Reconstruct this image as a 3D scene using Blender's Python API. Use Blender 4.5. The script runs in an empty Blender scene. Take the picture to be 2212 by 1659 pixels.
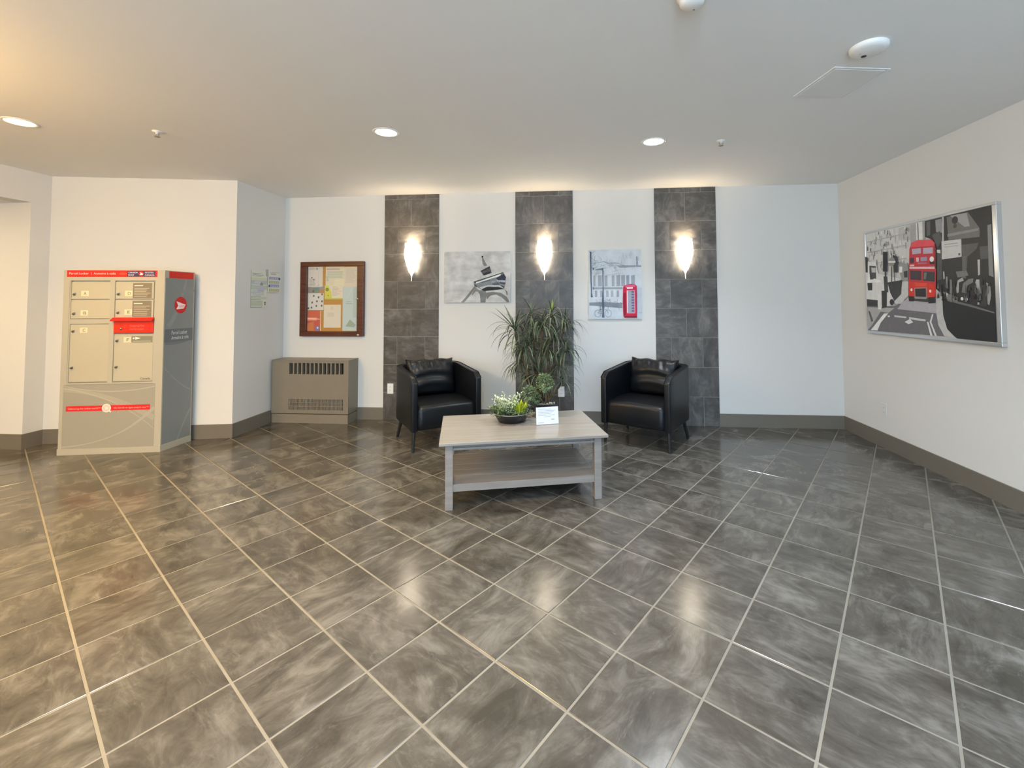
import bpy, bmesh, math, random
from mathutils import Vector, Matrix
rnd = random.Random(7)
C = bpy.context.scene.collection
sc = bpy.context.scene

# ------------------------------------------------------------------ camera, world, light, exposure
cam_data = bpy.data.cameras.new('camera'); cam = bpy.data.objects.new('camera', cam_data); C.objects.link(cam)
def cam_axes(yaw, pitch, roll):
    Rz = Matrix.Rotation(yaw, 3, 'Z'); Rx = Matrix.Rotation(pitch, 3, 'X')
    cr, sr = math.cos(roll), math.sin(roll)
    Ry = Matrix(((cr, 0, sr), (0, 1, 0), (-sr, 0, cr)))
    return Rz @ Rx @ Ry
R = cam_axes(0.0911, 0.0392, 0.0039)
r, f, u = R.col[0], R.col[1], R.col[2]
M = Matrix(((r[0], u[0], -f[0], -2.928), (r[1], u[1], -f[1], -5.265), (r[2], u[2], -f[2], 1.405), (0, 0, 0, 1)))
cam.matrix_world = M
cam_data.sensor_fit = 'HORIZONTAL'; cam_data.sensor_width = 36.0
cam_data.lens = 970.1 / 2212 * 36
cam_data.shift_x = -(1154.8 - 1106) / 2212
cam_data.shift_y = (614.0 - 829.5) / 2212
cam_data.clip_start = 0.05; cam_data.clip_end = 100
sc.camera = cam
sc.view_settings.view_transform = 'Standard'
sc.view_settings.look = 'None'
sc.view_settings.gamma = 1.0
sc.view_settings.use_curve_mapping = False
sc.view_settings.exposure = 0.33

world = bpy.data.worlds.new('world'); sc.world = world; world.use_nodes = True
bg = world.node_tree.nodes['Background']
bg.inputs[0].default_value = (0.70, 0.85, 1.0, 1); bg.inputs[1].default_value = 1.6

def area(name, loc, rot, sx, sy, power, color, shape='RECTANGLE', spread=math.pi):
    l = bpy.data.lights.new(name, 'AREA'); l.shape = shape; l.size = sx; l.size_y = sy
    l.energy = power; l.color = color; l.spread = spread
    o = bpy.data.objects.new(name, l); C.objects.link(o); o.location = loc; o.rotation_euler = rot
    return o
# daylight through the glazed entrance wall behind the camera
area('daylight', (-2.5, -8.95, 1.35), (math.radians(106), 0, 0), 4.4, 2.3, 175, (0.46, 0.72, 1.0))
# warm lamps of the side hallway on the left
area('hallway_lamp', (-9.4, -3.4, 2.38), (0, 0, 0), 0.7, 3.0, 40, (1.0, 0.72, 0.36))

LAMP_SPOTS = [(-6.905, -2.43, 18, (1.0, 0.66, 0.28)), (-4.372, -1.975, 18, (1.0, 0.87, 0.62)), (-2.282, -1.56, 20, (0.86, 0.92, 1.0)),
              (-5.9, -4.3, 62, (1.0, 0.62, 0.18)), (-3.5, -4.2, 26, (1.0, 0.90, 0.78)), (-1.2, -3.9, 26, (0.70, 0.84, 1.0))]  # last two are out of view, added to light the near floor
# fill-light globes, unseen, added behind and beside the viewer: x, y, watts, colour
FILL_GLOBES = [(-6.7, -4.1, 125, (1.0, 0.60, 0.20)), (-5.3, -6.4, 92, (1.0, 0.84, 0.58)), (-2.9, -6.3, 135, (0.60, 0.80, 1.0))]
SCONCE_POWER = 4.5
H = 2.713

# ------------------------------------------------------------------ helpers
def s2l(c):
    return tuple(((v / 255) / 12.92 if v / 255 <= 0.04045 else ((v / 255 + 0.055) / 1.055) ** 2.4) for v in c)
MATS = {}
def nt(name):
    m = bpy.data.materials.new(name); m.use_nodes = True
    return m, m.node_tree.nodes, m.node_tree.links, m.node_tree.nodes['Principled BSDF']
def mat(name, col, rough=0.6, metal=0.0, var=0.0, scale=8.0, bump=0.0, bscale=60.0, spec=0.5, emit=None, estr=0, trans=0, coat=0):
    if name in MATS: return MATS[name]
    m, n, l, p = nt(name)
    p.inputs['Base Color'].default_value = (*col, 1); p.inputs['Roughness'].default_value = rough
    p.inputs['Metallic'].default_value = metal; p.inputs['Specular IOR Level'].default_value = spec
    if coat: p.inputs['Coat Weight'].default_value = coat; p.inputs['Coat Roughness'].default_value = 0.2
    if trans: p.inputs['Transmission Weight'].default_value = trans
    if emit: p.inputs['Emission Color'].default_value = (*emit, 1); p.inputs['Emission Strength'].default_value = estr
    if var or bump: tc = n.new('ShaderNodeTexCoord')
    if var:
        nz = n.new('ShaderNodeTexNoise'); nz.inputs['Scale'].default_value = scale; nz.inputs['Detail'].default_value = 5
        l.new(tc.outputs['Object'], nz.inputs['Vector'])
        mr = n.new('ShaderNodeMapRange'); mr.inputs['To Min'].default_value = 1 - var; mr.inputs['To Max'].default_value = 1 + var
        mr.inputs['From Min'].default_value = 0.3; mr.inputs['From Max'].default_value = 0.7
        l.new(nz.outputs['Fac'], mr.inputs['Value'])
        mx = n.new('ShaderNodeVectorMath'); mx.operation = 'SCALE'; mx.inputs[0].default_value = col
        l.new(mr.outputs['Result'], mx.inputs['Scale']); l.new(mx.outputs['Vector'], p.inputs['Base Color'])
    if bump:
        nb = n.new('ShaderNodeTexNoise'); nb.inputs['Scale'].default_value = bscale; nb.inputs['Detail'].default_value = 3
        l.new(tc.outputs['Object'], nb.inputs['Vector'])
        b = n.new('ShaderNodeBump'); b.inputs['Strength'].default_value = bump; b.inputs['Distance'].default_value = 0.01
        l.new(nb.outputs['Fac'], b.inputs['Height']); l.new(b.outputs['Normal'], p.inputs['Normal'])
    MATS[name] = m; return m

def print_mat(name, rough=0.6, var=0.0, scale=20.0, stretch=(1, 1, 1), coat=0):
    """flat print: colour comes from the ink colours stored on the faces, with a little paper or cloud variation"""
    m, n, l, p = nt(name)
    a = n.new('ShaderNodeAttribute'); a.attribute_name = 'ink'
    p.inputs['Roughness'].default_value = rough; p.inputs['Coat Weight'].default_value = coat
    if var:
        tc = n.new('ShaderNodeTexCoord'); mp = n.new('ShaderNodeMapping'); mp.inputs['Scale'].default_value = stretch
        nz = n.new('ShaderNodeTexNoise'); nz.inputs['Scale'].default_value = scale; nz.inputs['Detail'].default_value = 6
        l.new(tc.outputs['Object'], mp.inputs['Vector']); l.new(mp.outputs['Vector'], nz.inputs['Vector'])
        mr = n.new('ShaderNodeMapRange'); mr.inputs['From Min'].default_value = 0.3; mr.inputs['From Max'].default_value = 0.7
        mr.inputs['To Min'].default_value = 1 - var; mr.inputs['To Max'].default_value = 1 + var
        l.new(nz.outputs['Fac'], mr.inputs['Value'])
        mx = n.new('ShaderNodeVectorMath'); mx.operation = 'SCALE'
        l.new(a.outputs['Color'], mx.inputs[0]); l.new(mr.outputs['Result'], mx.inputs['Scale']); l.new(mx.outputs['Vector'], p.inputs['Base Color'])
    else:
        l.new(a.outputs['Color'], p.inputs['Base Color'])
    return m

def stone_mat(name, dark, mid, light, rlo, rhi, bump=0.22, wisp=0.42):
    """slate-look porcelain: cloudy base, stretched veins, pale wisps; every tile gets its own offset and turn"""
    m, n, l, p = nt(name)
    tc = n.new('ShaderNodeTexCoord'); oi = n.new('ShaderNodeObjectInfo'); ge = n.new('ShaderNodeNewGeometry')
    add = n.new('ShaderNodeMath'); add.operation = 'ADD'
    l.new(oi.outputs['Random'], add.inputs[0]); l.new(ge.outputs['Random Per Island'], add.inputs[1])
    k4 = n.new('ShaderNodeMath'); k4.operation = 'MULTIPLY'; k4.inputs[1].default_value = 8; l.new(add.outputs[0], k4.inputs[0])
    fl = n.new('ShaderNodeMath'); fl.operation = 'FLOOR'; l.new(k4.outputs[0], fl.inputs[0])
    an = n.new('ShaderNodeMath'); an.operation = 'MULTIPLY'; an.inputs[1].default_value = math.pi / 2; l.new(fl.outputs[0], an.inputs[0])
    rt = n.new('ShaderNodeVectorRotate'); rt.rotation_type = 'Z_AXIS'
    l.new(tc.outputs['Object'], rt.inputs['Vector']); l.new(an.outputs[0], rt.inputs['Angle'])
    off = n.new('ShaderNodeMath'); off.operation = 'MULTIPLY'; off.inputs[1].default_value = 171.3; l.new(add.outputs[0], off.inputs[0])
    cx = n.new('ShaderNodeCombineXYZ'); l.new(off.outputs[0], cx.inputs[0]); l.new(off.outputs[0], cx.inputs[2])
    va = n.new('ShaderNodeVectorMath'); va.operation = 'ADD'; l.new(rt.outputs[0], va.inputs[0]); l.new(cx.outputs[0], va.inputs[1])
    def noise(scale, detail, sx, sy, dist=0.0, rough=0.55):
        mp = n.new('ShaderNodeMapping'); mp.inputs['Scale'].default_value = (sx, sy, 1); mp.inputs['Rotation'].default_value = (0, 0, 0.35)
        l.new(va.outputs[0], mp.inputs['Vector'])
        z = n.new('ShaderNodeTexNoise'); z.inputs['Scale'].default_value = scale; z.inputs['Detail'].default_value = detail
        z.inputs['Distortion'].default_value = dist; z.inputs['Roughness'].default_value = rough
        l.new(mp.outputs['Vector'], z.inputs['Vector']); return z
    a = noise(4.0, 9, 1, 1.2, 0.7, 0.6); b = noise(5, 10, 0.9, 2.0, 1.1, 0.66); c = noise(6, 10, 0.7, 1.7, 1.8, 0.74)
    ra = n.new('ShaderNodeValToRGB'); e = ra.color_ramp.elements
    e[0].position = 0.38; e[0].color = (*dark, 1); e[1].position = 0.64; e[1].color = (*light, 1)
    k = ra.color_ramp.elements.new(0.50); k.color = (*mid, 1)
    mixf = n.new('ShaderNodeMix'); mixf.inputs['Factor'].default_value = 0.5
    l.new(a.outputs['Fac'], mixf.inputs['A']); l.new(b.outputs['Fac'], mixf.inputs['B'])
    l.new(mixf.outputs['Result'], ra.inputs['Fac'])
    rc = n.new('ShaderNodeMapRange'); rc.inputs['From Min'].default_value = 0.57; rc.inputs['From Max'].default_value = 0.72
    rc.inputs['To Min'].default_value = 0; rc.inputs['To Max'].default_value = wisp; l.new(c.outputs['Fac'], rc.inputs['Value'])
    mx = n.new('ShaderNodeMix'); mx.data_type = 'RGBA'
    l.new(rc.outputs['Result'], mx.inputs['Factor']); l.new(ra.outputs['Color'], mx.inputs['A'])
    mx.inputs['B'].default_value = (light[0] * 1.35, light[1] * 1.35, light[2] * 1.35, 1)
    tone = n.new('ShaderNodeMapRange'); tone.inputs['To Min'].default_value = 0.88; tone.inputs['To Max'].default_value = 1.12
    fr = n.new('ShaderNodeMath'); fr.operation = 'FRACT'; l.new(k4.outputs[0], fr.inputs[0]); l.new(fr.outputs[0], tone.inputs['Value'])
    sc_ = n.new('ShaderNodeVectorMath'); sc_.operation = 'SCALE'; l.new(mx.outputs['Result'], sc_.inputs[0]); l.new(tone.outputs['Result'], sc_.inputs['Scale'])
    l.new(sc_.outputs['Vector'], p.inputs['Base Color'])
    rr = n.new('ShaderNodeMapRange'); rr.inputs['To Min'].default_value = rlo; rr.inputs['To Max'].default_value = rhi
    l.new(b.outputs['Fac'], rr.inputs['Value']); l.new(rr.outputs['Result'], p.inputs['Roughness'])
    bp = n.new('ShaderNodeBump'); bp.inputs['Strength'].default_value = bump; bp.inputs['Distance'].default_value = 0.006
    l.new(mixf.outputs['Result'], bp.inputs['Height']); l.new(bp.outputs['Normal'], p.inputs['Normal'])
    return m

def wood_mat(name, c1, c2, rough=0.5, scale=3.0):
    m, n, l, p = nt(name)
    tc = n.new('ShaderNodeTexCoord'); mp = n.new('ShaderNodeMapping'); mp.inputs['Scale'].default_value = (1, 14, 14)
    l.new(tc.outputs['Object'], mp.inputs['Vector'])
    z = n.new('ShaderNodeTexNoise'); z.inputs['Scale'].default_value = scale; z.inputs['Detail'].default_value = 6; z.inputs['Distortion'].default_value = 0.6
    l.new(mp.outputs['Vector'], z.inputs['Vector'])
    ra = n.new('ShaderNodeValToRGB'); ra.color_ramp.elements[0].position = 0.3; ra.color_ramp.elements[0].color = (*c1, 1)
    ra.color_ramp.elements[1].position = 0.75; ra.color_ramp.elements[1].color = (*c2, 1)
    l.new(z.outputs['Fac'], ra.inputs['Fac']); l.new(ra.outputs['Color'], p.inputs['Base Color'])
    p.inputs['Roughness'].default_value = rough
    return m

def add_obj(name, bm, material, parent=None, smooth=False, bevel=0.0, segs=2, subsurf=0, loc=None, rot=None):
    if isinstance(bm, bpy.types.Mesh): me = bm
    else:
        bmesh.ops.recalc_face_normals(bm, faces=bm.faces)
        me = bpy.data.meshes.new(name); bm.to_mesh(me); bm.free()
    if material and not me.materials: me.materials.append(material)
    if smooth:
        for p in me.polygons: p.use_smooth = True
    o = bpy.data.objects.new(name, me); C.objects.link(o)
    if parent: o.parent = parent
    if loc: o.location = loc
    if rot: o.rotation_euler = rot
    if bevel:
        b = o.modifiers.new('bevel', 'BEVEL'); b.width = bevel; b.segments = segs; b.limit_method = 'ANGLE'; b.angle_limit = math.radians(40)
        if smooth:
            pass
    if subsurf:
        s = o.modifiers.new('sub', 'SUBSURF'); s.levels = subsurf; s.render_levels = subsurf
    return o
def thing(name, label, cat, loc=(0, 0, 0), rz=0.0, group=None):
    o = bpy.data.objects.new(name, None); C.objects.link(o); o.location = loc; o.rotation_euler = (0, 0, rz)
    o.empty_display_size = 0.05
    o['label'] = label; o['category'] = cat
    if group: o['group'] = group
    return o
def tag(o, label, cat, group=None):
    o['label'] = label; o['category'] = cat
    if group: o['group'] = group
    return o
def box(bm, x0, x1, y0, y1, z0, z1):
    v = [bm.verts.new(c) for c in ((x0, y0, z0), (x1, y0, z0), (x1, y1, z0), (x0, y1, z0), (x0, y0, z1), (x1, y0, z1), (x1, y1, z1), (x0, y1, z1))]
    for q in ((0, 3, 2, 1), (4, 5, 6, 7), (0, 1, 5, 4), (1, 2, 6, 5), (2, 3, 7, 6), (3, 0, 4, 7)): bm.faces.new([v[i] for i in q])
    return bm
def B(*a):
    bm = bmesh.new()
    if isinstance(a[0], (tuple, list)):
        for q in a: box(bm, *q)
    else: box(bm, *a)
    return bm
def prism(bm, pts, z0, z1):
    lo = [bm.verts.new((x, y, z0)) for x, y in pts]; hi = [bm.verts.new((x, y, z1)) for x, y in pts]
    bm.faces.new(lo[::-1]); bm.faces.new(hi); n = len(pts)
    for i in range(n): bm.faces.new((lo[i], lo[(i + 1) % n], hi[(i + 1) % n], hi[i]))
    return bm
def lathe(bm, prof, seg=24, sx=1.0, sy=1.0, origin=(0, 0, 0)):
    rings = []
    for rr, z in prof:
        if rr < 1e-5: rings.append([bm.verts.new((origin[0], origin[1], origin[2] + z))])
        else: rings.append([bm.verts.new((origin[0] + rr * sx * math.cos(2 * math.pi * i / seg), origin[1] + rr * sy * math.sin(2 * math.pi * i / seg), origin[2] + z)) for i in range(seg)])
    for a, b in zip(rings, rings[1:]):
        for i in range(seg):
            j = (i + 1) % seg
            if len(a) == 1 and len(b) == 1: continue
            if len(a) == 1: bm.faces.new((a[0], b[j], b[i]))
            elif len(b) == 1: bm.faces.new((a[i], a[j], b[0]))
            else: bm.faces.new((a[i], a[j], b[j], b[i]))
    return bm
def tube(bm, pts, radii, seg=8):
    pts = [Vector(p) for p in pts]; rings = []
    if not isinstance(radii, (list, tuple)): radii = [radii] * len(pts)
    for i, p in enumerate(pts):
        t = (pts[min(i + 1, len(pts) - 1)] - pts[max(i - 1, 0)]).normalized()
        a = t.cross(Vector((0, 0, 1)) if abs(t.z) < 0.9 else Vector((1, 0, 0))).normalized(); b = t.cross(a)
        rings.append([bm.verts.new(p + (a * math.cos(2 * math.pi * k / seg) + b * math.sin(2 * math.pi * k / seg)) * radii[i]) for k in range(seg)])
    for a, b in zip(rings, rings[1:]):
        for i in range(seg): bm.faces.new((a[i], a[(i + 1) % seg], b[(i + 1) % seg], b[i]))
    bm.faces.new(rings[0][::-1]); bm.faces.new(rings[-1])
    return bm

class Art:
    """flat print in a local plane: x to the right, z up, facing -y; each next colour lies a hair in front"""
    def __init__(s, w, h, base, x0=0.0, z0=0.0, thick=0.001, step=0.00006):
        s.v = []; s.f = []; s.c = []; s.w = w; s.h = h; s.x0 = x0; s.z0 = z0; s.step = step; s.lay = 0
        col = s2l(base)
        q = [(x0, 0, z0), (x0 + w, 0, z0), (x0 + w, 0, z0 + h), (x0, 0, z0 + h)]
        b = [(x, thick, z) for x, _, z in q]
        s.v += q + b
        for fc in ((0, 1, 2, 3), (7, 6, 5, 4), (0, 4, 5, 1), (1, 5, 6, 2), (2, 6, 7, 3), (3, 7, 4, 0)): s.f.append(fc); s.c.append(col)
    def poly(s, pts, col, n=True):
        """pts in metres"""
        if n: s.lay += 1
        y = -s.step * s.lay; k = len(s.v)
        ar = sum(pts[i][0] * pts[(i + 1) % len(pts)][1] - pts[(i + 1) % len(pts)][0] * pts[i][1] for i in range(len(pts)))
        if ar < 0: pts = pts[::-1]
        s.v += [(x, y, z) for x, z in pts]; s.f.append(tuple(range(k, k + len(pts)))); s.c.append(s2l(col))
    def uv(s, pts, col): s.poly([(s.x0 + a * s.w, s.z0 + b * s.h) for a, b in pts], col)
    def rect(s, x0, x1, z0, z1, col, n=True): s.poly([(x0, z0), (x1, z0), (x1, z1), (x0, z1)], col, n)
    def disc(s, x, z, rx, col, rz=None, seg=24):
        rz = rz or rx
        s.poly([(x + rx * math.cos(2 * math.pi * i / seg), z + rz * math.sin(2 * math.pi * i / seg)) for i in range(seg)], col)
    def line(s, pts, w, col, n=True):
        if n: s.lay += 1
        for (x0, z0), (x1, z1) in zip(pts, pts[1:]):
            dx, dz = x1 - x0, z1 - z0; L = math.hypot(dx, dz) or 1; a, b = -dz / L * w / 2, dx / L * w / 2
            s.poly([(x0 + a, z0 + b), (x1 + a, z1 + b), (x1 - a, z1 - b), (x0 - a, z0 - b)], col, False)
    def text(s, txt, x, z, size, col, width=None, align='LEFT'):
        cu = bpy.data.curves.new('t', 'FONT'); cu.body = txt; cu.size = size; cu.align_x = align
        o = bpy.data.objects.new('t', cu); C.objects.link(o)
        me = bpy.data.meshes.new_from_object(o.evaluated_get(bpy.context.evaluated_depsgraph_get()))
        xs = [v.co.x for v in me.vertices] or [0, 1]; k = 1.0
        if width: k = width / max(1e-6, max(xs) - min(xs))
        s.lay += 1; y = -s.step * s.lay; n = len(s.v)
        s.v += [(x + v.co.x * k, y, z + v.co.y) for v in me.vertices]
        for p in me.polygons: s.f.append(tuple(n + i for i in p.vertices)); s.c.append(s2l(col))
        bpy.data.objects.remove(o); bpy.data.curves.remove(cu); bpy.data.meshes.remove(me)
    def scribble(s, x0, x1, z0, z1, rows, col, h=None, rag=0.3, rg=None):
        """rows of body text too small to read"""
        rg = rg or rnd; dz = (z1 - z0) / rows; h = h or dz * 0.42; s.lay += 1
        for i in range(rows):
            z = z1 - (i + 0.7) * dz; e = x1 - rg.random() * rag * (x1 - x0)
            s.rect(x0, e, z, z + h, col, False)
    def build(s, name, material, parent=None, loc=(0, 0, 0), rz=0.0):
        me = bpy.data.meshes.new(name); me.from_pydata(s.v, [], s.f)
        at = me.color_attributes.new('ink', 'FLOAT_COLOR', 'CORNER')
        i = 0
        for p, c in zip(me.polygons, s.c):
            for _ in range(p.loop_total): at.data[i].color = (*c, 1); i += 1
        me.materials.append(material)
        o = bpy.data.objects.new(name, me); C.objects.link(o); o.location = loc; o.rotation_euler = (0, 0, rz)
        if parent: o.parent = parent
        return o

# ------------------------------------------------------------------ materials
m_wall = mat('painted_wall', (0.665, 0.66, 0.635), 0.85, bump=0.03, bscale=120)
m_ceil = mat('painted_ceiling', (0.80, 0.79, 0.77), 0.9, bump=0.03, bscale=160)
m_base = mat('taupe_baseboard', (0.155, 0.138, 0.110), 0.5)
m_grout = mat('floor_grout', (0.20, 0.186, 0.155), 0.8, var=0.12, scale=3, bump=0.2, bscale=200)
m_wgrout = mat('wall_grout', (0.34, 0.32, 0.29), 0.85)
m_tile = stone_mat('floor_stone', (0.044, 0.040, 0.033), (0.076, 0.070, 0.060), (0.148, 0.141, 0.127), 0.15, 0.23, 0.05)
m_ptile = stone_mat('pillar_stone', (0.046, 0.041, 0.036), (0.078, 0.071, 0.065), (0.165, 0.153, 0.142), 0.38, 0.55)
m_white = mat('white_plastic', (0.80, 0.80, 0.78), 0.4)
m_dark = mat('dark_void', (0.012, 0.011, 0.010), 0.8)
m_steel = mat('brushed_steel', (0.62, 0.62, 0.63), 0.32, 1.0)
m_leather = mat('black_leather', (0.0045, 0.0055, 0.0075), 0.38, var=0.2, scale=30, bump=0.06, bscale=70, spec=0.36)
m_blackmetal = mat('black_metal', (0.012, 0.012, 0.013), 0.45)
m_heater = mat('taupe_enamel', (0.205, 0.180, 0.140), 0.42, var=0.03)
m_print = print_mat('printed_paper', 0.6)
m_canvas = print_mat('printed_canvas', 0.8, var=0.10, scale=9)
m_photo = print_mat('photo_print', 0.45, var=0.07, scale=26)

# ------------------------------------------------------------------ setting: room shell
def struct(name, bm, m, parent=None, **k):
    o = add_obj(name, bm, m, parent, **k)
    if not parent: o['kind'] = 'structure'
    return o
CX, CY = -6.517, -0.822            # outer corner of the locker alcove wall
LX, LY = -8.275, -1.165            # inner corner of the left wall
RY = -8.60                          # rear wall
struct('wall_back', B(-6.53, 0.14, 0, 0.14, 0, H), m_wall)
struct('wall_right', B(0, 0.14, RY, 0, 0, H), m_wall)
struct('wall_corner', prism(bmesh.new(), [(CX, CY), (-6.530, 0.0), (-6.530, 0.14), (-6.66, 0.14), (-6.66, CY + (-6.66 - CX) * 0.195)], 0, H), m_wall)
struct('wall_alcove', prism(bmesh.new(), [(LX - 0.1, LY - 0.0195), (-6.66, CY + (-6.66 - CX) * 0.195), (-6.66, 0.0), (LX - 0.1, 0.0)], 0, H), m_wall)
struct('wall_left', B((LX - 0.16, LX, RY, -5.6, 0, H), (LX - 0.16, LX, -5.6, -1.335, 2.408, H), (LX - 0.16, LX, -1.335, LY - 0.0, 0, H)), m_wall)
struct('wall_hallway', B((-10.8, LX - 0.16, -1.335, -1.2, 0, 2.55), (-10.94, -10.8, -5.74, -1.2, 0, 2.55), (-10.8, LX - 0.16, -5.74, -5.6, 0, 2.55)), m_wall)
struct('ceiling_hallway', B(-10.94, LX - 0.16, -5.74, -1.2, 2.408, 2.55), m_ceil)
# rear wall with its glazed opening
WX0, WX1, WZ0, WZ1 = -7.2, -0.6, 0.12, 2.45
struct('wall_rear', B((LX - 0.16, WX0, RY - 0.14, RY, 0, H), (WX1, 0.14, RY - 0.14, RY, 0, H), (WX0, WX1, RY - 0.14, RY, 0, WZ0), (WX0, WX1, RY - 0.14, RY, WZ1, H)), m_wall)
win = struct('window_1', B(*[(x - 0.025, x + 0.025, RY - 0.09, RY - 0.03, WZ0, WZ1) for x in (WX0 + 0.025, -5.0, -2.8, WX1 - 0.025)],
                           *[(WX0 + 0.05, WX1 - 0.05, RY - 0.088, RY - 0.032, z, z + 0.05) for z in (WZ0, WZ1 - 0.05)]), mat('dark_frame', (0.05, 0.05, 0.05), 0.5))
mg, n_, l_, p_ = nt('clear_glass')
tr = n_.new('ShaderNodeBsdfTransparent'); gl = n_.new('ShaderNodeBsdfGlossy'); gl.inputs['Roughness'].default_value = 0.02
mxs = n_.new('ShaderNodeMixShader'); mxs.inputs[0].default_value = 0.05
l_.new(tr.outputs[0], mxs.inputs[1]); l_.new(gl.outputs[0], mxs.inputs[2]); l_.new(mxs.outputs[0], n_['Material Output'].inputs['Surface'])
for a, b in ((WX0 + 0.05, -5.025), (-4.975, -2.825), (-2.775, WX1 - 0.05)):
    add_obj('pane', B(a, b, RY - 0.063, RY - 0.057, WZ0 + 0.05, WZ1 - 0.05), mg, win)
ceil = struct('ceiling', prism(bmesh.new(), [(0.14, 0.14), (LX - 0.16, 0.14), (LX - 0.16, RY - 0.14), (0.14, RY - 0.14)], H, H + 0.12), m_ceil)

# floor: grout bed with every tile laid into it
floor = struct('floor', prism(bmesh.new(), [(0.14, 0.14), (-10.94, 0.14), (-10.94, RY - 0.14), (0.14, RY - 0.14)], -0.10, -0.0022), m_grout)
TH = 0.9742; GX, GY = -9.7699 * .333, -10.4269 * .333; GP = 1.0325 * .333; GAP = 0.0095
da = Vector((math.cos(TH), math.sin(TH))); db = Vector((math.sin(TH), -math.cos(TH)))
cells = [[(CX, RY), (0, RY), (0, 0), (-6.53, 0)],
         [(LX, RY), (CX, RY), (CX, CY), (LX, LY)],
         [(-10.8, -5.6), (LX, -5.6), (LX, -1.335), (-10.8, -1.335)]]
def clip(poly, cell):
    out = poly
    for i in range(len(cell)):
        a = cell[i]; b = cell[(i + 1) % len(cell)]; ex, ey = b[0] - a[0], b[1] - a[1]
        inside = lambda p: ex * (p[1] - a[1]) - ey * (p[0] - a[0]) >= -1e-9
        res = []
        for j in range(len(out)):
            p, q = out[j], out[(j + 1) % len(out)]
            ip, iq = inside(p), inside(q)
            if ip: res.append(p)
            if ip != iq:
                d1 = ex * (p[1] - a[1]) - ey * (p[0] - a[0]); d2 = ex * (q[1] - a[1]) - ey * (q[0] - a[0]); t = d1 / (d1 - d2)
                res.append((p[0] + (q[0] - p[0]) * t, p[1] + (q[1] - p[1]) * t))
        out = res
        if len(out) < 3: return []
    return out
def parea(p): return abs(sum(p[i][0] * p[(i + 1) % len(p)][1] - p[(i + 1) % len(p)][0] * p[i][1] for i in range(len(p)))) / 2
def tile_mesh(pieces, zt=0.0, zb=-0.012, ch=0.0012):
    bm = bmesh.new()
    for pts in pieces:
        cx_ = sum(p[0] for p in pts) / len(pts); cy_ = sum(p[1] for p in pts) / len(pts); n = len(pts)
        s = 1 - ch / 0.15
        lo = [bm.verts.new((x, y, zb)) for x, y in pts]; md = [bm.verts.new((x, y, zt - ch)) for x, y in pts]
        hi = [bm.verts.new((cx_ + (x - cx_) * s, cy_ + (y - cy_) * s, zt)) for x, y in pts]
        bm.faces.new(hi)
        for i in range(n):
            j = (i + 1) % n
            bm.faces.new((lo[i], lo[j], md[j], md[i])); bm.faces.new((md[i], md[j], hi[j], hi[i]))
    return bm
hs = GP / 2 - GAP / 2
full = [(-hs, -hs), (hs, -hs), (hs, hs), (-hs, hs)]
fb = tile_mesh([full]); full_me = bpy.data.meshes.new('tile'); bmesh.ops.recalc_face_normals(fb, faces=fb.faces); fb.to_mesh(full_me); fb.free(); full_me.materials.append(m_tile)
Ri = R.transposed(); cloc = Vector((-2.928, -5.265, 1.405))
def to_px(P):
    d = Ri @ (Vector(P) - cloc)
    if d.y < 0.2: return None
    return (1154.8 + 970.1 * d.x / d.y, 614 - 970.1 * d.z / d.y, d.y)
ct, st = math.cos(TH), math.sin(TH)
tiles = []
for i in range(-40, 40):
    for j in range(-40, 40):
        c = Vector((GX, GY)) + GP * ((i + .5) * da + (j + .5) * db)
        if not (-10.9 < c.x < 0.3 and RY - 0.3 < c.y < 0.3): continue
        w = [(c.x + x * ct - y * st, c.y + x * st + y * ct) for x, y in full]
        pcs = [q for q in (clip(w, ce) for ce in cells) if q and parea(q) > 2e-4]
        if not pcs: continue
        tot = sum(parea(q) for q in pcs)
        isfull = tot > parea(w) * 0.9995
        px = to_px((c.x, c.y, 0)); size = 0
        if px and -90 < px[0] < 2300 and 850 < px[1] < 1850:
            size = tot / px[2] ** 2.6
        tiles.append((size, c, isfull, pcs))
tiles.sort(key=lambda t: -t[0])
n_single = 0; rest = []
order = rnd.sample(range(len(tiles)), len(tiles))
for k, (size, c, isfull, pcs) in enumerate(tiles):
    if size > 0 and n_single < 300:
        n_single += 1
        if isfull: me = full_me
        else:
            loc = [[((x - c.x) * ct + (y - c.y) * st, -(x - c.x) * st + (y - c.y) * ct) for x, y in q] for q in pcs]
            me = tile_mesh(loc)
        o = add_obj('tile', me, m_tile, floor, loc=(c.x, c.y, rnd.uniform(-0.0003, 0.0003)), rot=(0, 0, TH + rnd.choice((0, 1, 2, 3)) * math.pi / 2 if isfull else TH))
    else: rest.append((c, pcs))
o = add_obj('tiles', tile_mesh([q for c, pcs in rest for q in pcs]), m_tile, floor); o['kind'] = 'stuff'

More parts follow.
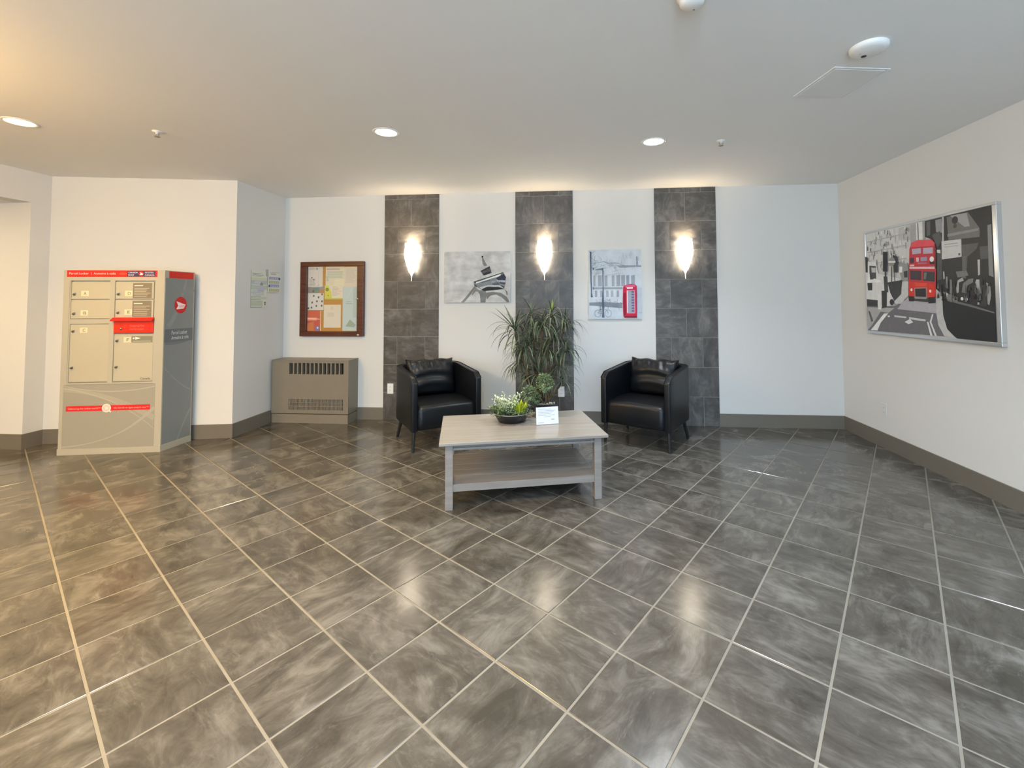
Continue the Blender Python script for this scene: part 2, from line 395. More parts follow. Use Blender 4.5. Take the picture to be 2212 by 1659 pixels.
# tiled pilasters on the back wall
PX = [(-5.240, -4.564), (-3.634, -2.956), (-2.017, -1.330)]
zr = [0.0] + [(0.98 + k) * .333 for k in range(0, 8)] + [H]
zr = [0.0, 0.326, 0.659, 0.992, 1.325, 1.658, 1.991, 2.324, 2.657, H]
for k, (x0, x1) in enumerate(PX):
    pil = struct('trim_%d' % (k + 1), B(x0, x1, -0.009, 0.0, 0, H), m_wgrout)
    w = x1 - x0
    for r_ in range(len(zr) - 1):
        fr = [0, 0.5, 1] if r_ % 2 == 1 else [0, 0.245, 0.755, 1]
        for a, b in zip(fr, fr[1:]):
            xa = x0 + a * w + (0.0022 if a else 0.0); xb = x0 + b * w - (0.0022 if b < 1 else 0.0)
            za = zr[r_] + (0.0022 if r_ else 0.001); zb_ = zr[r_ + 1] - 0.0022
            cx_, cz_ = (xa + xb) / 2, (za + zb_) / 2; hx, hz = (xb - xa) / 2, (zb_ - za) / 2
            bm = tile_mesh([[(-hx, -hz), (hx, -hz), (hx, hz), (-hx, hz)]], zt=0.0, zb=-0.006)
            add_obj('tile', bm, m_ptile, pil, loc=(cx_, -0.013, cz_), rot=(math.pi / 2, 0, 0))

# baseboards
BH, BT = 0.143, 0.013
struct('baseboard_back', B(*[(a, b, -BT, 0, 0, BH) for a, b in ((-5.56, PX[0][0]), (PX[0][1], PX[1][0]), (PX[1][1], PX[2][0]), (PX[2][1], 0))]), m_base)
struct('baseboard_right', B(-BT, 0, RY, -BT, 0, BH), m_base)
struct('baseboard_corner', B(-6.527, -6.517 + BT, CY, -0.235, 0, BH), m_base)
dx, dy = 0.9814, 0.1917
struct('baseboard_alcove', prism(bmesh.new(), [(LX, LY - 0.001), (LX + BT * 0.2, LY - BT), (CX + BT, CY - BT + 0.003), (CX + BT, CY + 0.004), (CX, CY)], 0, BH), m_base)
struct('baseboard_left', prism(bmesh.new(), [(LX, LY), (LX, -1.335), (LX - 1.5, -1.335), (LX - 1.5, -1.335 - BT), (LX + BT, -1.335 - BT), (LX + BT, LY)], 0, BH), m_base)

# ------------------------------------------------------------------ parcel locker
LK = thing('parcel_locker', 'tall beige-grey parcel locker with red header and lettered doors', 'locker', (-7.719, -1.468, 0), math.radians(11.3))
m_lk = mat('locker_paint', s2l((168, 164, 150)), 0.5)
m_lkd = mat('locker_door_paint', s2l((174, 169, 150)), 0.5)
m_key = mat('lock_metal', (0.22, 0.21, 0.19), 0.35, 0.8)
LW, LD = 0.878, 0.340
SH, CHD = math.sin(math.radians(11.3)), math.cos(math.radians(11.3))
def shear(bm):
    for v in bm.verts: y = v.co.y; v.co.x += y * SH; v.co.y = y * CHD
    return bm
add_obj('body', shear(B((0, 0.052, 0, LD, 0.055, 1.655), (0.800, LW, 0, LD, 0.055, 1.655), (0.052, 0.800, 0.022, LD, 0.055, 1.655), (0, LW, 0, LD, 1.655, 1.722),
                      (0.052, 0.800, 0, 0.022, 1.622, 1.655), (0.052, 0.800, 0, 0.022, 0.648, 0.662))), m_lk, LK)
add_obj('plinth', shear(B((-0.003, LW + 0.003, -0.004, LD, 0, 0.057))), m_lk, LK)
a = Art(0.785, 0.062, (222, 22, 14), 0.026, 1.657)
a.text('Parcel Locker  |  Armoire à colis', 0.042, 1.680, 0.030, (255, 205, 190), 0.40)
a.disc(0.508, 1.688, 0.036, (240, 60, 35), 0.012)
a.rect(0.545, 0.795, 1.661, 1.716, (58, 46, 84))
a.text('CANADA', 0.555, 1.693, 0.021, (225, 225, 240), 0.082); a.text('POST', 0.555, 1.668, 0.021, (225, 225, 240), 0.05)
a.text('POSTES', 0.700, 1.693, 0.021, (225, 225, 240), 0.075); a.text('CANADA', 0.700, 1.668, 0.021, (225, 225, 240), 0.085)
a.disc(0.668, 1.688, 0.022, (225, 30, 35)); a.poly([(0.656, 1.703), (0.686, 1.688), (0.680, 1.678), (0.655, 1.676), (0.664, 1.689)], (250, 235, 235))
a.build('header_panel', m_print, LK, (0, -0.0012, 0))['label'] = 'red header panel with white lettering'
doors = dict(A=(0.060, 0.398, 1.446, 1.612), B=(0.060, 0.398, 1.262, 1.442), C=(0.060, 0.398, 0.668, 1.212),
             D=(0.440, 0.778, 1.446, 1.612), E=(0.440, 0.778, 1.268, 1.442), F=(0.440, 0.785, 0.668, 1.118))
add_obj('door_frame', shear(B((0.052, 0.060, 0.004, 0.022, 0.662, 1.622), (0.398, 0.440, 0.002, 0.022, 0.662, 1.622), (0.788, 0.800, 0.004, 0.022, 0.662, 1.622), (0.060, 0.398, 0.004, 0.022, 1.214, 1.259))), m_lk, LK)
for L, (x0, x1, z0, z1) in doors.items():
    d = add_obj('door', shear(B(x0 + 0.002, x1 - 0.002, 0.008, 0.022, z0 + 0.002, z1 - 0.002)), m_lkd, LK, bevel=0.002)
    d['label'] = 'beige door marked with the letter %s' % L
    lz = z0 + 0.035 if z1 - z0 < 0.3 else z1 - 0.078
    lx = x0 + 0.085
    w = 0.066
    a = Art(w, 0.050, (208, 202, 172), lx, lz - 0.005)
    a.text(L, lx + w / 2, lz + 0.006, 0.040, (70, 66, 56), 0.024, 'LEFT') if False else a.text(L, lx + 0.022, lz + 0.006, 0.040, (70, 66, 56), 0.024)
    if L in 'DE':
        a.rect(lx + w + 0.002, x1 - 0.018, z0 + 0.010, z1 - 0.012, (120, 112, 96))
        a.rect(lx + w + 0.014, lx + w + 0.09, z1 - 0.042, z1 - 0.034, (225, 218, 195))
        a.scribble(lx + w + 0.014, x1 - 0.03, z0 + 0.018, z1 - 0.055, 6, (172, 165, 145), h=0.006)
    if L == 'F':
        a.rect(lx + w + 0.002, x1 - 0.008, lz - 0.006, lz + 0.054, (122, 120, 104))
        a.disc(lx + w + 0.022, lz + 0.034, 0.008, (235, 232, 215)); a.poly([(lx + w + 0.036, lz + 0.022), (lx + w + 0.036, lz + 0.046), (lx + w + 0.085, lz + 0.034)], (235, 232, 215))
        a.rect(lx + w + 0.012, x1 - 0.02, lz + 0.004, lz + 0.008, (190, 186, 165))
        a.text('Canada', x1 - 0.105, z0 + 0.014, 0.030, (80, 74, 58), 0.085)
    o = a.build('lettering', m_print, d, (0.0015, 0.0062, 0)); 
    for kz in ([lz + 0.012] if z1 - z0 < 0.3 else [lz + 0.010, z0 + 0.135]):
        bm = bmesh.new(); lathe(bm, [(0.0, 0.010), (0.008, 0.010), (0.009, 0.0), (0.012, 0.0), (0.012, -0.004)], 12)
        add_obj('lock', bm, m_key, d, True, loc=(x0 + 0.028, 0.006, kz), rot=(math.pi / 2, 0, 0))
        add_obj('key', B(-0.004, 0.026, -0.016, -0.012, -0.003, 0.003), m_key, d, loc=(x0 + 0.028, 0.006, kz), rot=(0, -0.5, 0))
m_red = mat('red_paint', s2l((200, 40, 14)), 0.45); m_red2 = mat('bright_red_paint', s2l((214, 24, 16)), 0.4)
sl = add_obj('mail_slot', B(0.444, 0.790, -0.006, 0.020, 1.124, 1.262), m_red, LK, bevel=0.003); sl['label'] = 'red mail slot with projecting hood'
bm = bmesh.new(); v = []
for x in (0.430, 0.794): v.append([bm.verts.new(c) for c in ((x, 0.0, 1.272), (x, -0.034, 1.250), (x, -0.034, 1.238), (x, -0.001, 1.240))])
for i in range(4): bm.faces.new((v[0][i], v[0][(i + 1) % 4], v[1][(i + 1) % 4], v[1][i]))
bm.faces.new(v[0]); bm.faces.new(v[1][::-1])
add_obj('hood', bm, m_red2, sl)
a = Art(0.200, 0.080, (210, 26, 14), 0.560, 1.140); a.text('Outgoing Mail', 0.585, 1.185, 0.026, (255, 110, 85), 0.125); a.text('Courrier à poster', 0.585, 1.155, 0.026, (255, 110, 85), 0.125)
a.build('lettering', m_print, sl, (0, -0.0075, 0))
bm = bmesh.new(); lathe(bm, [(0.0, 0.006), (0.008, 0.006), (0.010, 0.0)], 12)
add_obj('lock', bm, m_key, sl, True, loc=(0.510, -0.007, 1.165), rot=(math.pi / 2, 0, 0))
def swoosh(a, pts, w0, w1, col):
    n = 18; up = []; dn = []
    P0, P1, P2 = [Vector(p) for p in pts]
    for i in range(n + 1):
        t = i / n; p = (1 - t) ** 2 * P0 + 2 * t * (1 - t) * P1 + t * t * P2; d = (2 * (1 - t) * (P1 - P0) + 2 * t * (P2 - P1)).normalized()
        w = (w0 + (w1 - w0) * t) / 2; up.append((p.x - d.y * w, p.y + d.x * w)); dn.append((p.x + d.y * w, p.y - d.x * w))
    a.poly(up + dn[::-1], col)
a = Art(0.790, 0.588, (146, 143, 132), 0.030, 0.058)
swoosh(a, ((0.032, 0.60), (0.40, 0.58), (0.818, 0.32)), 0.035, 0.05, (156, 153, 140))
swoosh(a, ((0.032, 0.635), (0.45, 0.53), (0.818, 0.62)), 0.008, 0.01, (164, 161, 150))
swoosh(a, ((0.032, 0.615), (0.5, 0.53), (0.818, 0.22)), 0.012, 0.004, (166, 163, 150))
swoosh(a, ((0.034, 0.075), (0.45, 0.09), (0.70, 0.32)), 0.012, 0.006, (162, 158, 146))
swoosh(a, ((0.45, 0.16), (0.62, 0.22), (0.818, 0.42)), 0.006, 0.03, (160, 156, 145))
a.rect(0.058, 0.780, 0.400, 0.450, (205, 26, 30))
a.text('Delivering the online world™', 0.075, 0.418, 0.020, (255, 190, 180), 0.275); a.text('Du monde en ligne jusqu’à vous™', 0.465, 0.418, 0.020, (255, 190, 180), 0.300)
a.disc(0.403, 0.424, 0.040, (222, 208, 196)); a.disc(0.403, 0.424, 0.026, (206, 180, 172)); a.disc(0.403, 0.424, 0.016, (226, 212, 202)); a.line([(0.425, 0.402), (0.442, 0.386)], 0.012, (226, 212, 202))
a.build('lower_panel', m_print, LK, (0, -0.0012, 0))['label'] = 'grey lower panel crossed by a red strip'
add_obj('lower_board', B(0.030, 0.820, -0.0002, 0.002, 0.058, 0.646), m_lk, LK)
a = Art(0.318, 1.588, (126, 130, 130), 0.010, 0.062)
swoosh(a, ((0.24, 1.645), (0.16, 1.30), (0.05, 1.18)), 0.02, 0.05, (136, 140, 138))
swoosh(a, ((0.328, 1.55), (0.20, 1.45), (0.07, 1.645)), 0.05, 0.01, (128, 133, 132))
swoosh(a, ((0.012, 0.80), (0.15, 0.62), (0.328, 0.52)), 0.006, 0.012, (140, 144, 143))
swoosh(a, ((0.10, 1.02), (0.06, 0.60), (0.07, 0.064)), 0.004, 0.05, (126, 131, 132))
swoosh(a, ((0.18, 0.064), (0.26, 0.25), (0.328, 0.34)), 0.012, 0.02, (140, 146, 146))
swoosh(a, ((0.02, 1.02), (0.2, 1.0), (0.328, 1.05)), 0.03, 0.02, (110, 115, 117))
a.rect(0.010, 0.328, 1.026, 1.154, (98, 103, 108))
a.text('Parcel Locker', 0.085, 1.100, 0.052, (205, 210, 214), 0.175); a.text('Armoire à colis', 0.085, 1.050, 0.052, (205, 210, 214), 0.195)
a.disc(0.180, 1.387, 0.070, (196, 16, 22), 0.083)
a.poly([(0.130, 1.425), (0.236, 1.390), (0.216, 1.352), (0.130, 1.345), (0.152, 1.382)], (246, 226, 226))
for q in range(3): a.line([(0.165, 1.382 - q * 0.011), (0.228 - q * 0.004, 1.384 - q * 0.011)], 0.003, (196, 60, 60))
sp = a.build('side_panel', m_print, LK, (LW + 0.0008, 0.0, 0), math.radians(90 - 11.3))
sp['label'] = 'grey side panel with round red post emblem'
a = Art(0.278, 0.066, (206, 30, 16), 0.045, 1.650); a.build('side_header', m_print, LK, (LW + 0.0012, 0.0, 0), math.radians(90 - 11.3))['label'] = 'plain red side header'

# ------------------------------------------------------------------ wall heater
HT = thing('cabinet_heater', 'taupe metal cabinet heater with dark slotted grille under the notice board', 'heater', (-6.517, 0, 0))
hw = 0.955; f0 = -0.234
add_obj('cabinet', B((0.012, hw, f0, 0, 0.112, 0.148), (0.012, hw, f0, 0, 0.282, 0.568), (0.012, hw, f0, 0, 0.698, 0.724), (0.012, 0.228, f0, 0, 0.148, 0.282), (0.895, hw, f0, 0, 0.148, 0.282), (0.228, 0.895, f0 + 0.02, 0, 0.148, 0.282),
                     (0.012, 0.228, f0, 0, 0.568, 0.698), (0.895, hw, f0, 0, 0.568, 0.698)), m_heater, HT)
add_obj('top_panel', B(0.010, hw + 0.004, f0 - 0.004, 0, 0.724, 0.734), m_heater, HT, bevel=0.002)
add_obj('plinth', B(0.014, hw - 0.004, f0 + 0.004, 0, 0, 0.103), m_heater, HT)
add_obj('plinth_gap', B(0.02, hw - 0.01, f0 + 0.014, 0, 0.103, 0.112), m_dark, HT)
add_obj('air_outlet', B(0.228, 0.895, f0 + 0.06, 0, 0.568, 0.698), m_dark, HT)['label'] = 'dark outlet behind the upper slots'
for k in range(12):
    x = 0.228 + (k + 1) * 0.667 / 13
    add_obj('slat', B(x - 0.008, x + 0.008, f0 + 0.001, f0 + 0.05, 0.568, 0.698), m_heater, HT)
bm = bmesh.new(); step = 0.667 / 44
for r0 in (0.154, 0.198, 0.240):
    for k in range(43):
        x = 0.228 + (k + 0.35) * step + step * 0.3; box(bm, x - 0.0042, x + 0.0042, f0 + 0.002, f0 + 0.022, r0, r0 + 0.040)
o = add_obj('perforated_grille', bm, m_heater, HT); o['kind'] = 'stuff'
add_obj('grille_rails', B((0.228, 0.895, f0 + 0.001, f0 + 0.022, 0.148, 0.154), (0.228, 0.895, f0 + 0.001, f0 + 0.022, 0.193, 0.199), (0.228, 0.895, f0 + 0.001, f0 + 0.022, 0.237, 0.241), (0.228, 0.895, f0 + 0.001, f0 + 0.022, 0.279, 0.282)), m_heater, HT)

# ------------------------------------------------------------------ notices taped to the corner wall
def notice(w, h, z, y_far, label, group, fn):
    a = Art(w, h, (214, 216, 206)); fn(a); t = a.build('paper_notice', m_print, None, (-6.5185, y_far - w, z), math.radians(90))
    for q in (0,): tag(t, label, 'notice', group)
    return t
def fa(a):
    w, h = a.w, a.h
    a.rect(0.02, w - 0.06, h * .90, h * .912, (120, 118, 108)); a.rect(0.02, w - 0.05, h * .865, h * .875, (130, 128, 118)); a.rect(0.02, w - 0.09, h * .835, h * .845, (130, 128, 118))
    a.rect(0.0, w, h * .74, h * .80, (205, 206, 180)); a.rect(0.0, w, h * .62, h * .73, (178, 188, 190)); a.disc(w * .66, h * .62, 0.024, (140, 145, 130))
    a.rect(0.06, w * .6, h * .645, h * .71, (196, 200, 204)); a.rect(0.0, w, h * .48, h * .60, (184, 196, 184)); a.rect(w * .42, w * .8, h * .42, h * .58, (186, 186, 206))
    for q in (.40, .30, .21): a.rect(0.01, w * .62, h * q, h * (q + .012), (140, 144, 134))
    a.rect(0.0, w, h * .22, h * .29, (196, 202, 182)); a.rect(0.0, w * .75, h * .03, h * .19, (188, 196, 176)); a.poly([(w * .84, h * .11), (w * .94, h * .11), (w * .89, h * .04)], (70, 80, 80)); a.rect(w * .84, w * .94, h * .12, h * .15, (70, 80, 80))
    a.rect(0.0, 0.006, 0, h, (160, 164, 140)); a.rect(0, w * .7, 0, h * .015, (150, 158, 140)); a.scribble(w * .1, w * .9, h * .32, h * .47, 6, (172, 176, 190), rag=0.2)
def fb_(a):
    w, h = a.w, a.h
    a.rect(w * .12, w * .95, h * .93, h * .945, (150, 148, 138)); a.rect(w * .2, w * .62, h * .82, h * .90, (188, 180, 178))
    for q, c in ((.60, (150, 154, 190)), (.42, (172, 176, 140)), (.26, (150, 152, 196)), (.06, (180, 182, 128))):
        a.rect(w * .08, w * .88, h * q, h * (q + .13), c)
        for k in range(4): a.rect(w * (.20 + .17 * k), w * (.24 + .17 * k), h * (q - .03), h * (q + .10), (206, 206, 200))
    a.disc(w * .9, h * .66, 0.016, (74, 92, 96)); a.disc(w * .1, h * .31, 0.014, (80, 92, 110)); a.rect(w * .05, w * .85, h * .02, h * .04, (205, 180, 130))
notice(0.262, 0.425, 1.352, -0.330, 'taller white notice with pale green tables on the corner wall', 'notices on the corner wall', fa)
notice(0.225, 0.262, 1.522, -0.088, 'small notice with blue and yellow calendar bands on the corner wall', 'notices on the corner wall', fb_)
m_tape = mat('grey_tape', (0.42, 0.42, 0.42), 0.4)
tag(add_obj('tape_strip', B(-6.516, -6.5142, -0.352, -0.312, 1.715, 1.795), m_tape), 'grey tape strip holding the two corner wall notices', 'tape')

# ------------------------------------------------------------------ notice board
NB = thing('notice_board', 'glazed notice board in a dark reddish-brown wooden frame above the heater', 'notice board', (-6.290, 0, 0.996))
m_maho = wood_mat('mahogany', s2l((58, 24, 12)), s2l((98, 46, 24)), 0.35)
bw, bh, bd = 0.806, 0.910, 0.052
def frame4(t):
    return [(0, bw, -bd, -0.0, bh - t, bh), (0, bw, -bd, 0, 0, t)]
fo = add_obj('frame', B((0, bw, -bd, 0, bh - 0.055, bh), (0, bw, -bd, 0, 0, 0.060), (0, 0.082, -bd, 0, 0.060, bh - 0.055), (bw - 0.080, bw, -bd, 0, 0.060, bh - 0.055)), m_maho, NB, bevel=0.004)
add_obj('backing', B(0.08, bw - 0.075, -0.012, 0, 0.055, bh - 0.05), mat('cork', s2l((190, 138, 62)), 0.9, var=0.12, scale=80), NB)
add_obj('pane', B(0.080, bw - 0.078, -0.040, -0.037, 0.058, bh - 0.053), mg, NB)
for z, x in ((0.455, bw - 0.078), (0.018, bw - 0.062)):
    bm = bmesh.new(); lathe(bm, [(0, 0.008), (0.009, 0.007), (0.013, 0.0)], 14, sx=1.3)
    add_obj('lock', bm, m_steel, NB, True, loc=(x, -bd, z), rot=(math.pi / 2, 0, 0))
SX, SZ = 0.642 / 925, 0.790 / 1230
def paper(x0, y0, x1, y1, base, label, fn=None, layer=0):
    X0 = -6.290 + 0.082 + (x0 - 235) * SX; Z0 = 0.996 + 0.062 + (1450 - y1) * SZ; w = (x1 - x0) * SX; h = (y1 - y0) * SZ
    a = Art(w, h, base, thick=0.0005)
    if fn: fn(a, w, h)
    tag(a.build('paper_sheet', m_print, None, (X0, -0.0138 - layer * 0.0022, Z0)), label, 'paper', 'papers behind the notice board glass')
G1 = (150, 150, 145)
def pa(a, w, h):
    a.scribble(0.01, w * .5, h * .86, h * .97, 3, G1); a.disc(w * .6, h * .91, 0.014, (150, 158, 150)); a.disc(w * .25, h * .46, 0.009, (70, 70, 70)); a.disc(w * .38, h * .36, 0.011, (110, 120, 112))
    a.scribble(w * .1, w * .55, h * .05, h * .42, 7, G1); a.rect(w * .68, w * .74, h * .1, h * .7, (205, 195, 205)); a.line([(w * .62, h * .06), (w * .78, h * .10)], 0.004, (90, 90, 90))
paper(235, 225, 505, 606, (212, 208, 198), 'white notice with small grey print, top left on the notice board', pa, 1)
def pb(a, w, h):
    a.rect(0, w * .3, 0, h * .9, (150, 135, 128)); a.rect(w * .26, w * .7, 0, h * .8, (118, 138, 120)); a.rect(w * .2, w, h * .78, h, (130, 150, 172)); a.poly([(w * .62, 0), (w, 0), (w, h * .5), (w * .8, h * .6)], (190, 124, 74)); a.disc(w * .32, h * .3, 0.012, (70, 92, 70))
paper(235, 600, 540, 730, (150, 150, 138), 'narrow strip photo in grey and green on the notice board', pb, 0)
def pc(a, w, h):
    for x, y in ((.38, .84), (.68, .76), (.9, .93), (.28, .45), (.58, .52), (.9, .52), (.55, .25), (.88, .26), (.25, .15), (.06, .11)):
        a.disc(w * x, h * y, 0.010, (60, 62, 60), 0.014, 7)
        a.line([(w * x - 0.012, h * y), (w * x + 0.014, h * y + 0.01)], 0.003, (110, 110, 108))
paper(232, 728, 528, 1052, (214, 213, 206), 'white sheet scattered with small black drawings on the notice board', pc, 1)
def pd(a, w, h):
    a.poly([(0, h * .55), (w * .6, h * .6), (w * .95, h * .6), (w, h * .66), (w, h), (0, h)], (205, 92, 58)); a.poly([(0, h * .34), (w * .5, h * .48), (w * .5, 0), (0, 0)], (206, 118, 56)); a.rect(0, w * .70, h * .52, h * .66, (232, 160, 130))
    a.line([(0.005, h * .63), (w * .9, h * .58)], 0.008, (245, 205, 185)); a.disc(w * .74, h * .13, 0.030, (110, 118, 176)); a.disc(w * .76, h * .15, 0.012, (220, 222, 235)); a.rect(w * .93, w, 0, h, (228, 196, 150))
paper(205 + 10, 1062, 492, 1446, (200, 78, 52), 'orange-red flyer, bottom left on the notice board', pd, 2)
def pe(a, w, h):
    a.rect(0.01, w * .75, h * .84, h * .92, (190, 170, 170)); a.scribble(0.015, w * .95, h * .42, h * .78, 7, (168, 186, 176), rag=0.15); a.disc(w * .08, h * .48, 0.018, (170, 200, 180)); a.disc(w * .1, h * .34, 0.018, (190, 190, 190)); a.poly([(w * .45, 0), (w, 0), (w, h * .4), (w * .5, h * .42)], (222, 218, 188))
paper(560, 225, 905, 610, (216, 212, 186), 'cream flyer with greenish text, top centre on the notice board', pe, 1)
paper(905, 232, 1158, 612, (216, 208, 190), 'plain pale letter, top right on the notice board', lambda a, w, h: a.scribble(0.02, w * .9, h * .2, h * .92, 11, (196, 188, 174)), 2)
def pg(a, w, h):
    a.poly([(0, 0), (w * .42, 0), (w * .36, h * .55), (w * .2, h), (0, h)], (206, 206, 80)); a.disc(w * .14, h * .72, 0.022, (112, 128, 48)); a.rect(0, w, 0, h * .10, (186, 190, 84)); a.scribble(w * .42, w * .95, h * .25, h * .95, 7, (196, 188, 186), rag=0.5); a.disc(w * .2, h * .28, 0.010, (170, 160, 70))
paper(548, 585, 885, 850, (222, 214, 192), 'white and yellow-green leaflet in the middle of the notice board', pg, 3)
def ph(a, w, h):
    a.scribble(w * .4, w * .58, h * .78, h * .92, 3, (190, 184, 170)); a.scribble(w * .2, w * .62, h * .48, h * .66, 5, (196, 190, 176), rag=0.1)
paper(535, 950, 850, 1385, (222, 214, 196), 'almost blank cream letter below the leaflet on the notice board', ph, 1)
def pi_(a, w, h):
    a.rect(w * .7, w, h * .3, h, (176, 198, 190)); a.poly([(w * .2, h * .10), (w * .5, h * .26), (w * .9, h * .14), (w * .8, h * .08)], (150, 170, 168)); a.disc(w * .55, h * .17, 0.03, (150, 172, 142)); a.scribble(w * .2, w * .7, h * .6, h * .68, 2, (160, 180, 182)); a.line([(w * .3, h * .75), (w * .6, h * .95)], 0.01, (204, 214, 206)); a.line([(0.0, h * .02), (w, h * .03)], 0.01, (205, 214, 196))
paper(880, 612, 1152, 1446, (190, 208, 208), 'tall pale blue poster, bottom right on the notice board', pi_, 1)

# ------------------------------------------------------------------ wall sconces
m_shade = mat('lit_glass_shade', (0.9, 0.87, 0.8), 0.3, emit=(1.0, 0.86, 0.66), estr=17.0)
sc_lab = ['cone-shaped glass wall sconce on the left stone strip, lit warm white', 'cone-shaped glass wall sconce above the tall plant on the middle stone strip', 'cone-shaped glass wall sconce on the right stone strip above the right armchair']
for k, x in enumerate((-4.880, -3.288, -1.690)):
    t = thing('wall_sconce', sc_lab[k], 'lamp', (x, -0.013, 1.66), 0, 'wall sconces on the stone strips')
    bm = bmesh.new(); lathe(bm, [(0.079, 0.455), (0.084, 0.40), (0.0915, 0.325), (0.088, 0.28), (0.070, 0.215), (0.050, 0.155), (0.032, 0.105), (0.014, 0.085), (0.0, 0.084)], 28, sy=0.42)
    add_obj('glass_shade', bm, m_shade, t, True, loc=(0, -0.048, 0))
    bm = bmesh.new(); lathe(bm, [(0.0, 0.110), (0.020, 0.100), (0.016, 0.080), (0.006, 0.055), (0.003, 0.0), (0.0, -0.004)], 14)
    add_obj('finial', bm, mat('lit_glass_tip', (0.9, 0.88, 0.84), 0.25, emit=(1.0, 0.9, 0.75), estr=1.0), t, True, loc=(0, -0.048, 0))  # weak emission set on the tip to make it look bright
    add_obj('wall_plate', B(-0.022, 0.022, -0.012, 0, 0.11, 0.30), m_steel, t, bevel=0.004)
    bm = bmesh.new(); tube(bm, [(0, -0.01, 0.115), (0, -0.035, 0.105), (0, -0.048, 0.10)], 0.006, 8); add_obj('arm', bm, m_steel, t, True)
    for nm, z, e, rr in (('bulb', 0.40, SCONCE_POWER, 0.012),):
        l = bpy.data.lights.new(nm, 'POINT'); l.energy = e; l.color = (1.0, 0.80, 0.56); l.shadow_soft_size = rr
        lo = bpy.data.objects.new(nm, l); C.objects.link(lo); lo.parent = t; lo.location = (0, -0.048, z)

# ------------------------------------------------------------------ recessed ceiling lights
lab = ['warm recessed ceiling light at the far left of the ceiling', 'round recessed ceiling light above the left armchair side, left of the sprinkler-free middle', 'cool white recessed ceiling light above the right armchair side']
lab[1] = 'middle one of the three recessed ceiling lights, warm white'
lab += ['amber recessed ceiling light nearly above the viewer, left side', 'neutral recessed ceiling light nearly above the viewer', 'cool recessed ceiling light nearly above the viewer, right side']
for k, (x, y, pw, col) in enumerate(LAMP_SPOTS):
    t = thing('ceiling_light', lab[k], 'lamp', (x, y, H), 0, 'recessed ceiling lights')
    bm = bmesh.new(); lathe(bm, [(0.078, -0.001), (0.080, -0.004), (0.097, -0.004), (0.100, 0.0)], 36); add_obj('trim_ring', bm, m_white, t, True)
    mm = mat('diffuser_%d' % k, (0.9, 0.9, 0.9), 0.4, emit=col, estr=14.0)
    bm = bmesh.new(); lathe(bm, [(0.0, -0.0035), (0.070, -0.003), (0.079, -0.001), (0.079, 0.0)], 36); add_obj('diffuser', bm, mm, t, True)
    l = bpy.data.lights.new('lamp_glow', 'AREA'); l.shape = 'DISK'; l.size = 0.15; l.energy = pw; l.color = col; l.spread = math.radians(120)
    lo = bpy.data.objects.new('lamp_glow', l); C.objects.link(lo); lo.parent = t; lo.location = (0, 0, -0.012)

fill_lab = ['amber globe ceiling lamp beside the hallway opening', 'warm white globe ceiling lamp behind the viewer', 'cool white globe ceiling lamp straight behind the viewer']
for k, (x, y, pw, col) in enumerate(FILL_GLOBES):
    t = thing('globe_lamp', fill_lab[k], 'lamp', (x, y, H))
    bm = bmesh.new(); lathe(bm, [(0.06, 0), (0.06, -0.02), (0.012, -0.03), (0.012, -0.16)], 20); add_obj('mount', bm, m_steel, t, True)
    bm = bmesh.new(); lathe(bm, [(0.0, -0.16)] + [(0.13 * math.sin(math.pi * q / 12), -0.29 + 0.13 * math.cos(math.pi * q / 12)) for q in range(1, 12)] + [(0.0, -0.42)], 24)
    area_ = 4 * math.pi * 0.13 ** 2
    add_obj('glass_globe', bm, mat('globe_glass_%d' % k, (0.9, 0.9, 0.9), 0.4, emit=col, estr=pw / (math.pi * area_)), t, True)

# ceiling fittings
t = thing('smoke_detector', 'flat round white smoke detector beside the ceiling access panel', 'detector', (-1.413, -2.850, H))
bm = bmesh.new(); lathe(bm, [(0.086, 0.0), (0.086, -0.012), (0.080, -0.022), (0.060, -0.026), (0.045, -0.030), (0.0, -0.032)], 36); add_obj('housing', bm, m_white, t, True)
bm = bmesh.new(); lathe(bm, [(0.012, 0.0), (0.012, -0.005), (0.0, -0.006)], 14); add_obj('sensor_cap', bm, mat('black_plastic', (0.02, 0.02, 0.02), 0.5), t, True, loc=(-0.004, 0.035, -0.028))
bm = bmesh.new(); lathe(bm, [(0.007, 0.0), (0.006, -0.002), (0.0, -0.0025)], 12); add_obj('indicator', bm, mat('grey_plastic', (0.2, 0.2, 0.2), 0.5), t, True, loc=(-0.035, 0.012, -0.028))
t = thing('smoke_detector', 'domed white detector at the top edge of the picture', 'detector', (-2.425, -3.345, H))
bm = bmesh.new(); lathe(bm, [(0.062, 0.0), (0.062, -0.014), (0.052, -0.022), (0.050, -0.040), (0.036, -0.050), (0.0, -0.054)], 32); add_obj('housing', bm, m_white, t, True)
bm = bmesh.new(); lathe(bm, [(0.006, 0.0), (0.005, -0.004), (0, -0.005)], 10); add_obj('indicator', bm, MATS['grey_plastic'], t, True, loc=(0.014, 0.026, -0.047))
t = thing('ceiling_hatch', 'square painted access panel in the ceiling', 'hatch', (-1.340, -2.455, H), math.radians(9))
add_obj('panel', B(-0.150, 0.150, -0.165, 0.165, -0.006, 0), mat('hatch_paint', (0.74, 0.73, 0.71), 0.8), t, bevel=0.002)
add_obj('rim', B((-0.166, 0.166, -0.181, -0.169, -0.004, 0), (-0.166, 0.166, 0.169, 0.181, -0.004, 0), (-0.166, -0.154, -0.169, 0.169, -0.004, 0), (0.154, 0.166, -0.169, 0.169, -0.004, 0)), m_ceil, t)
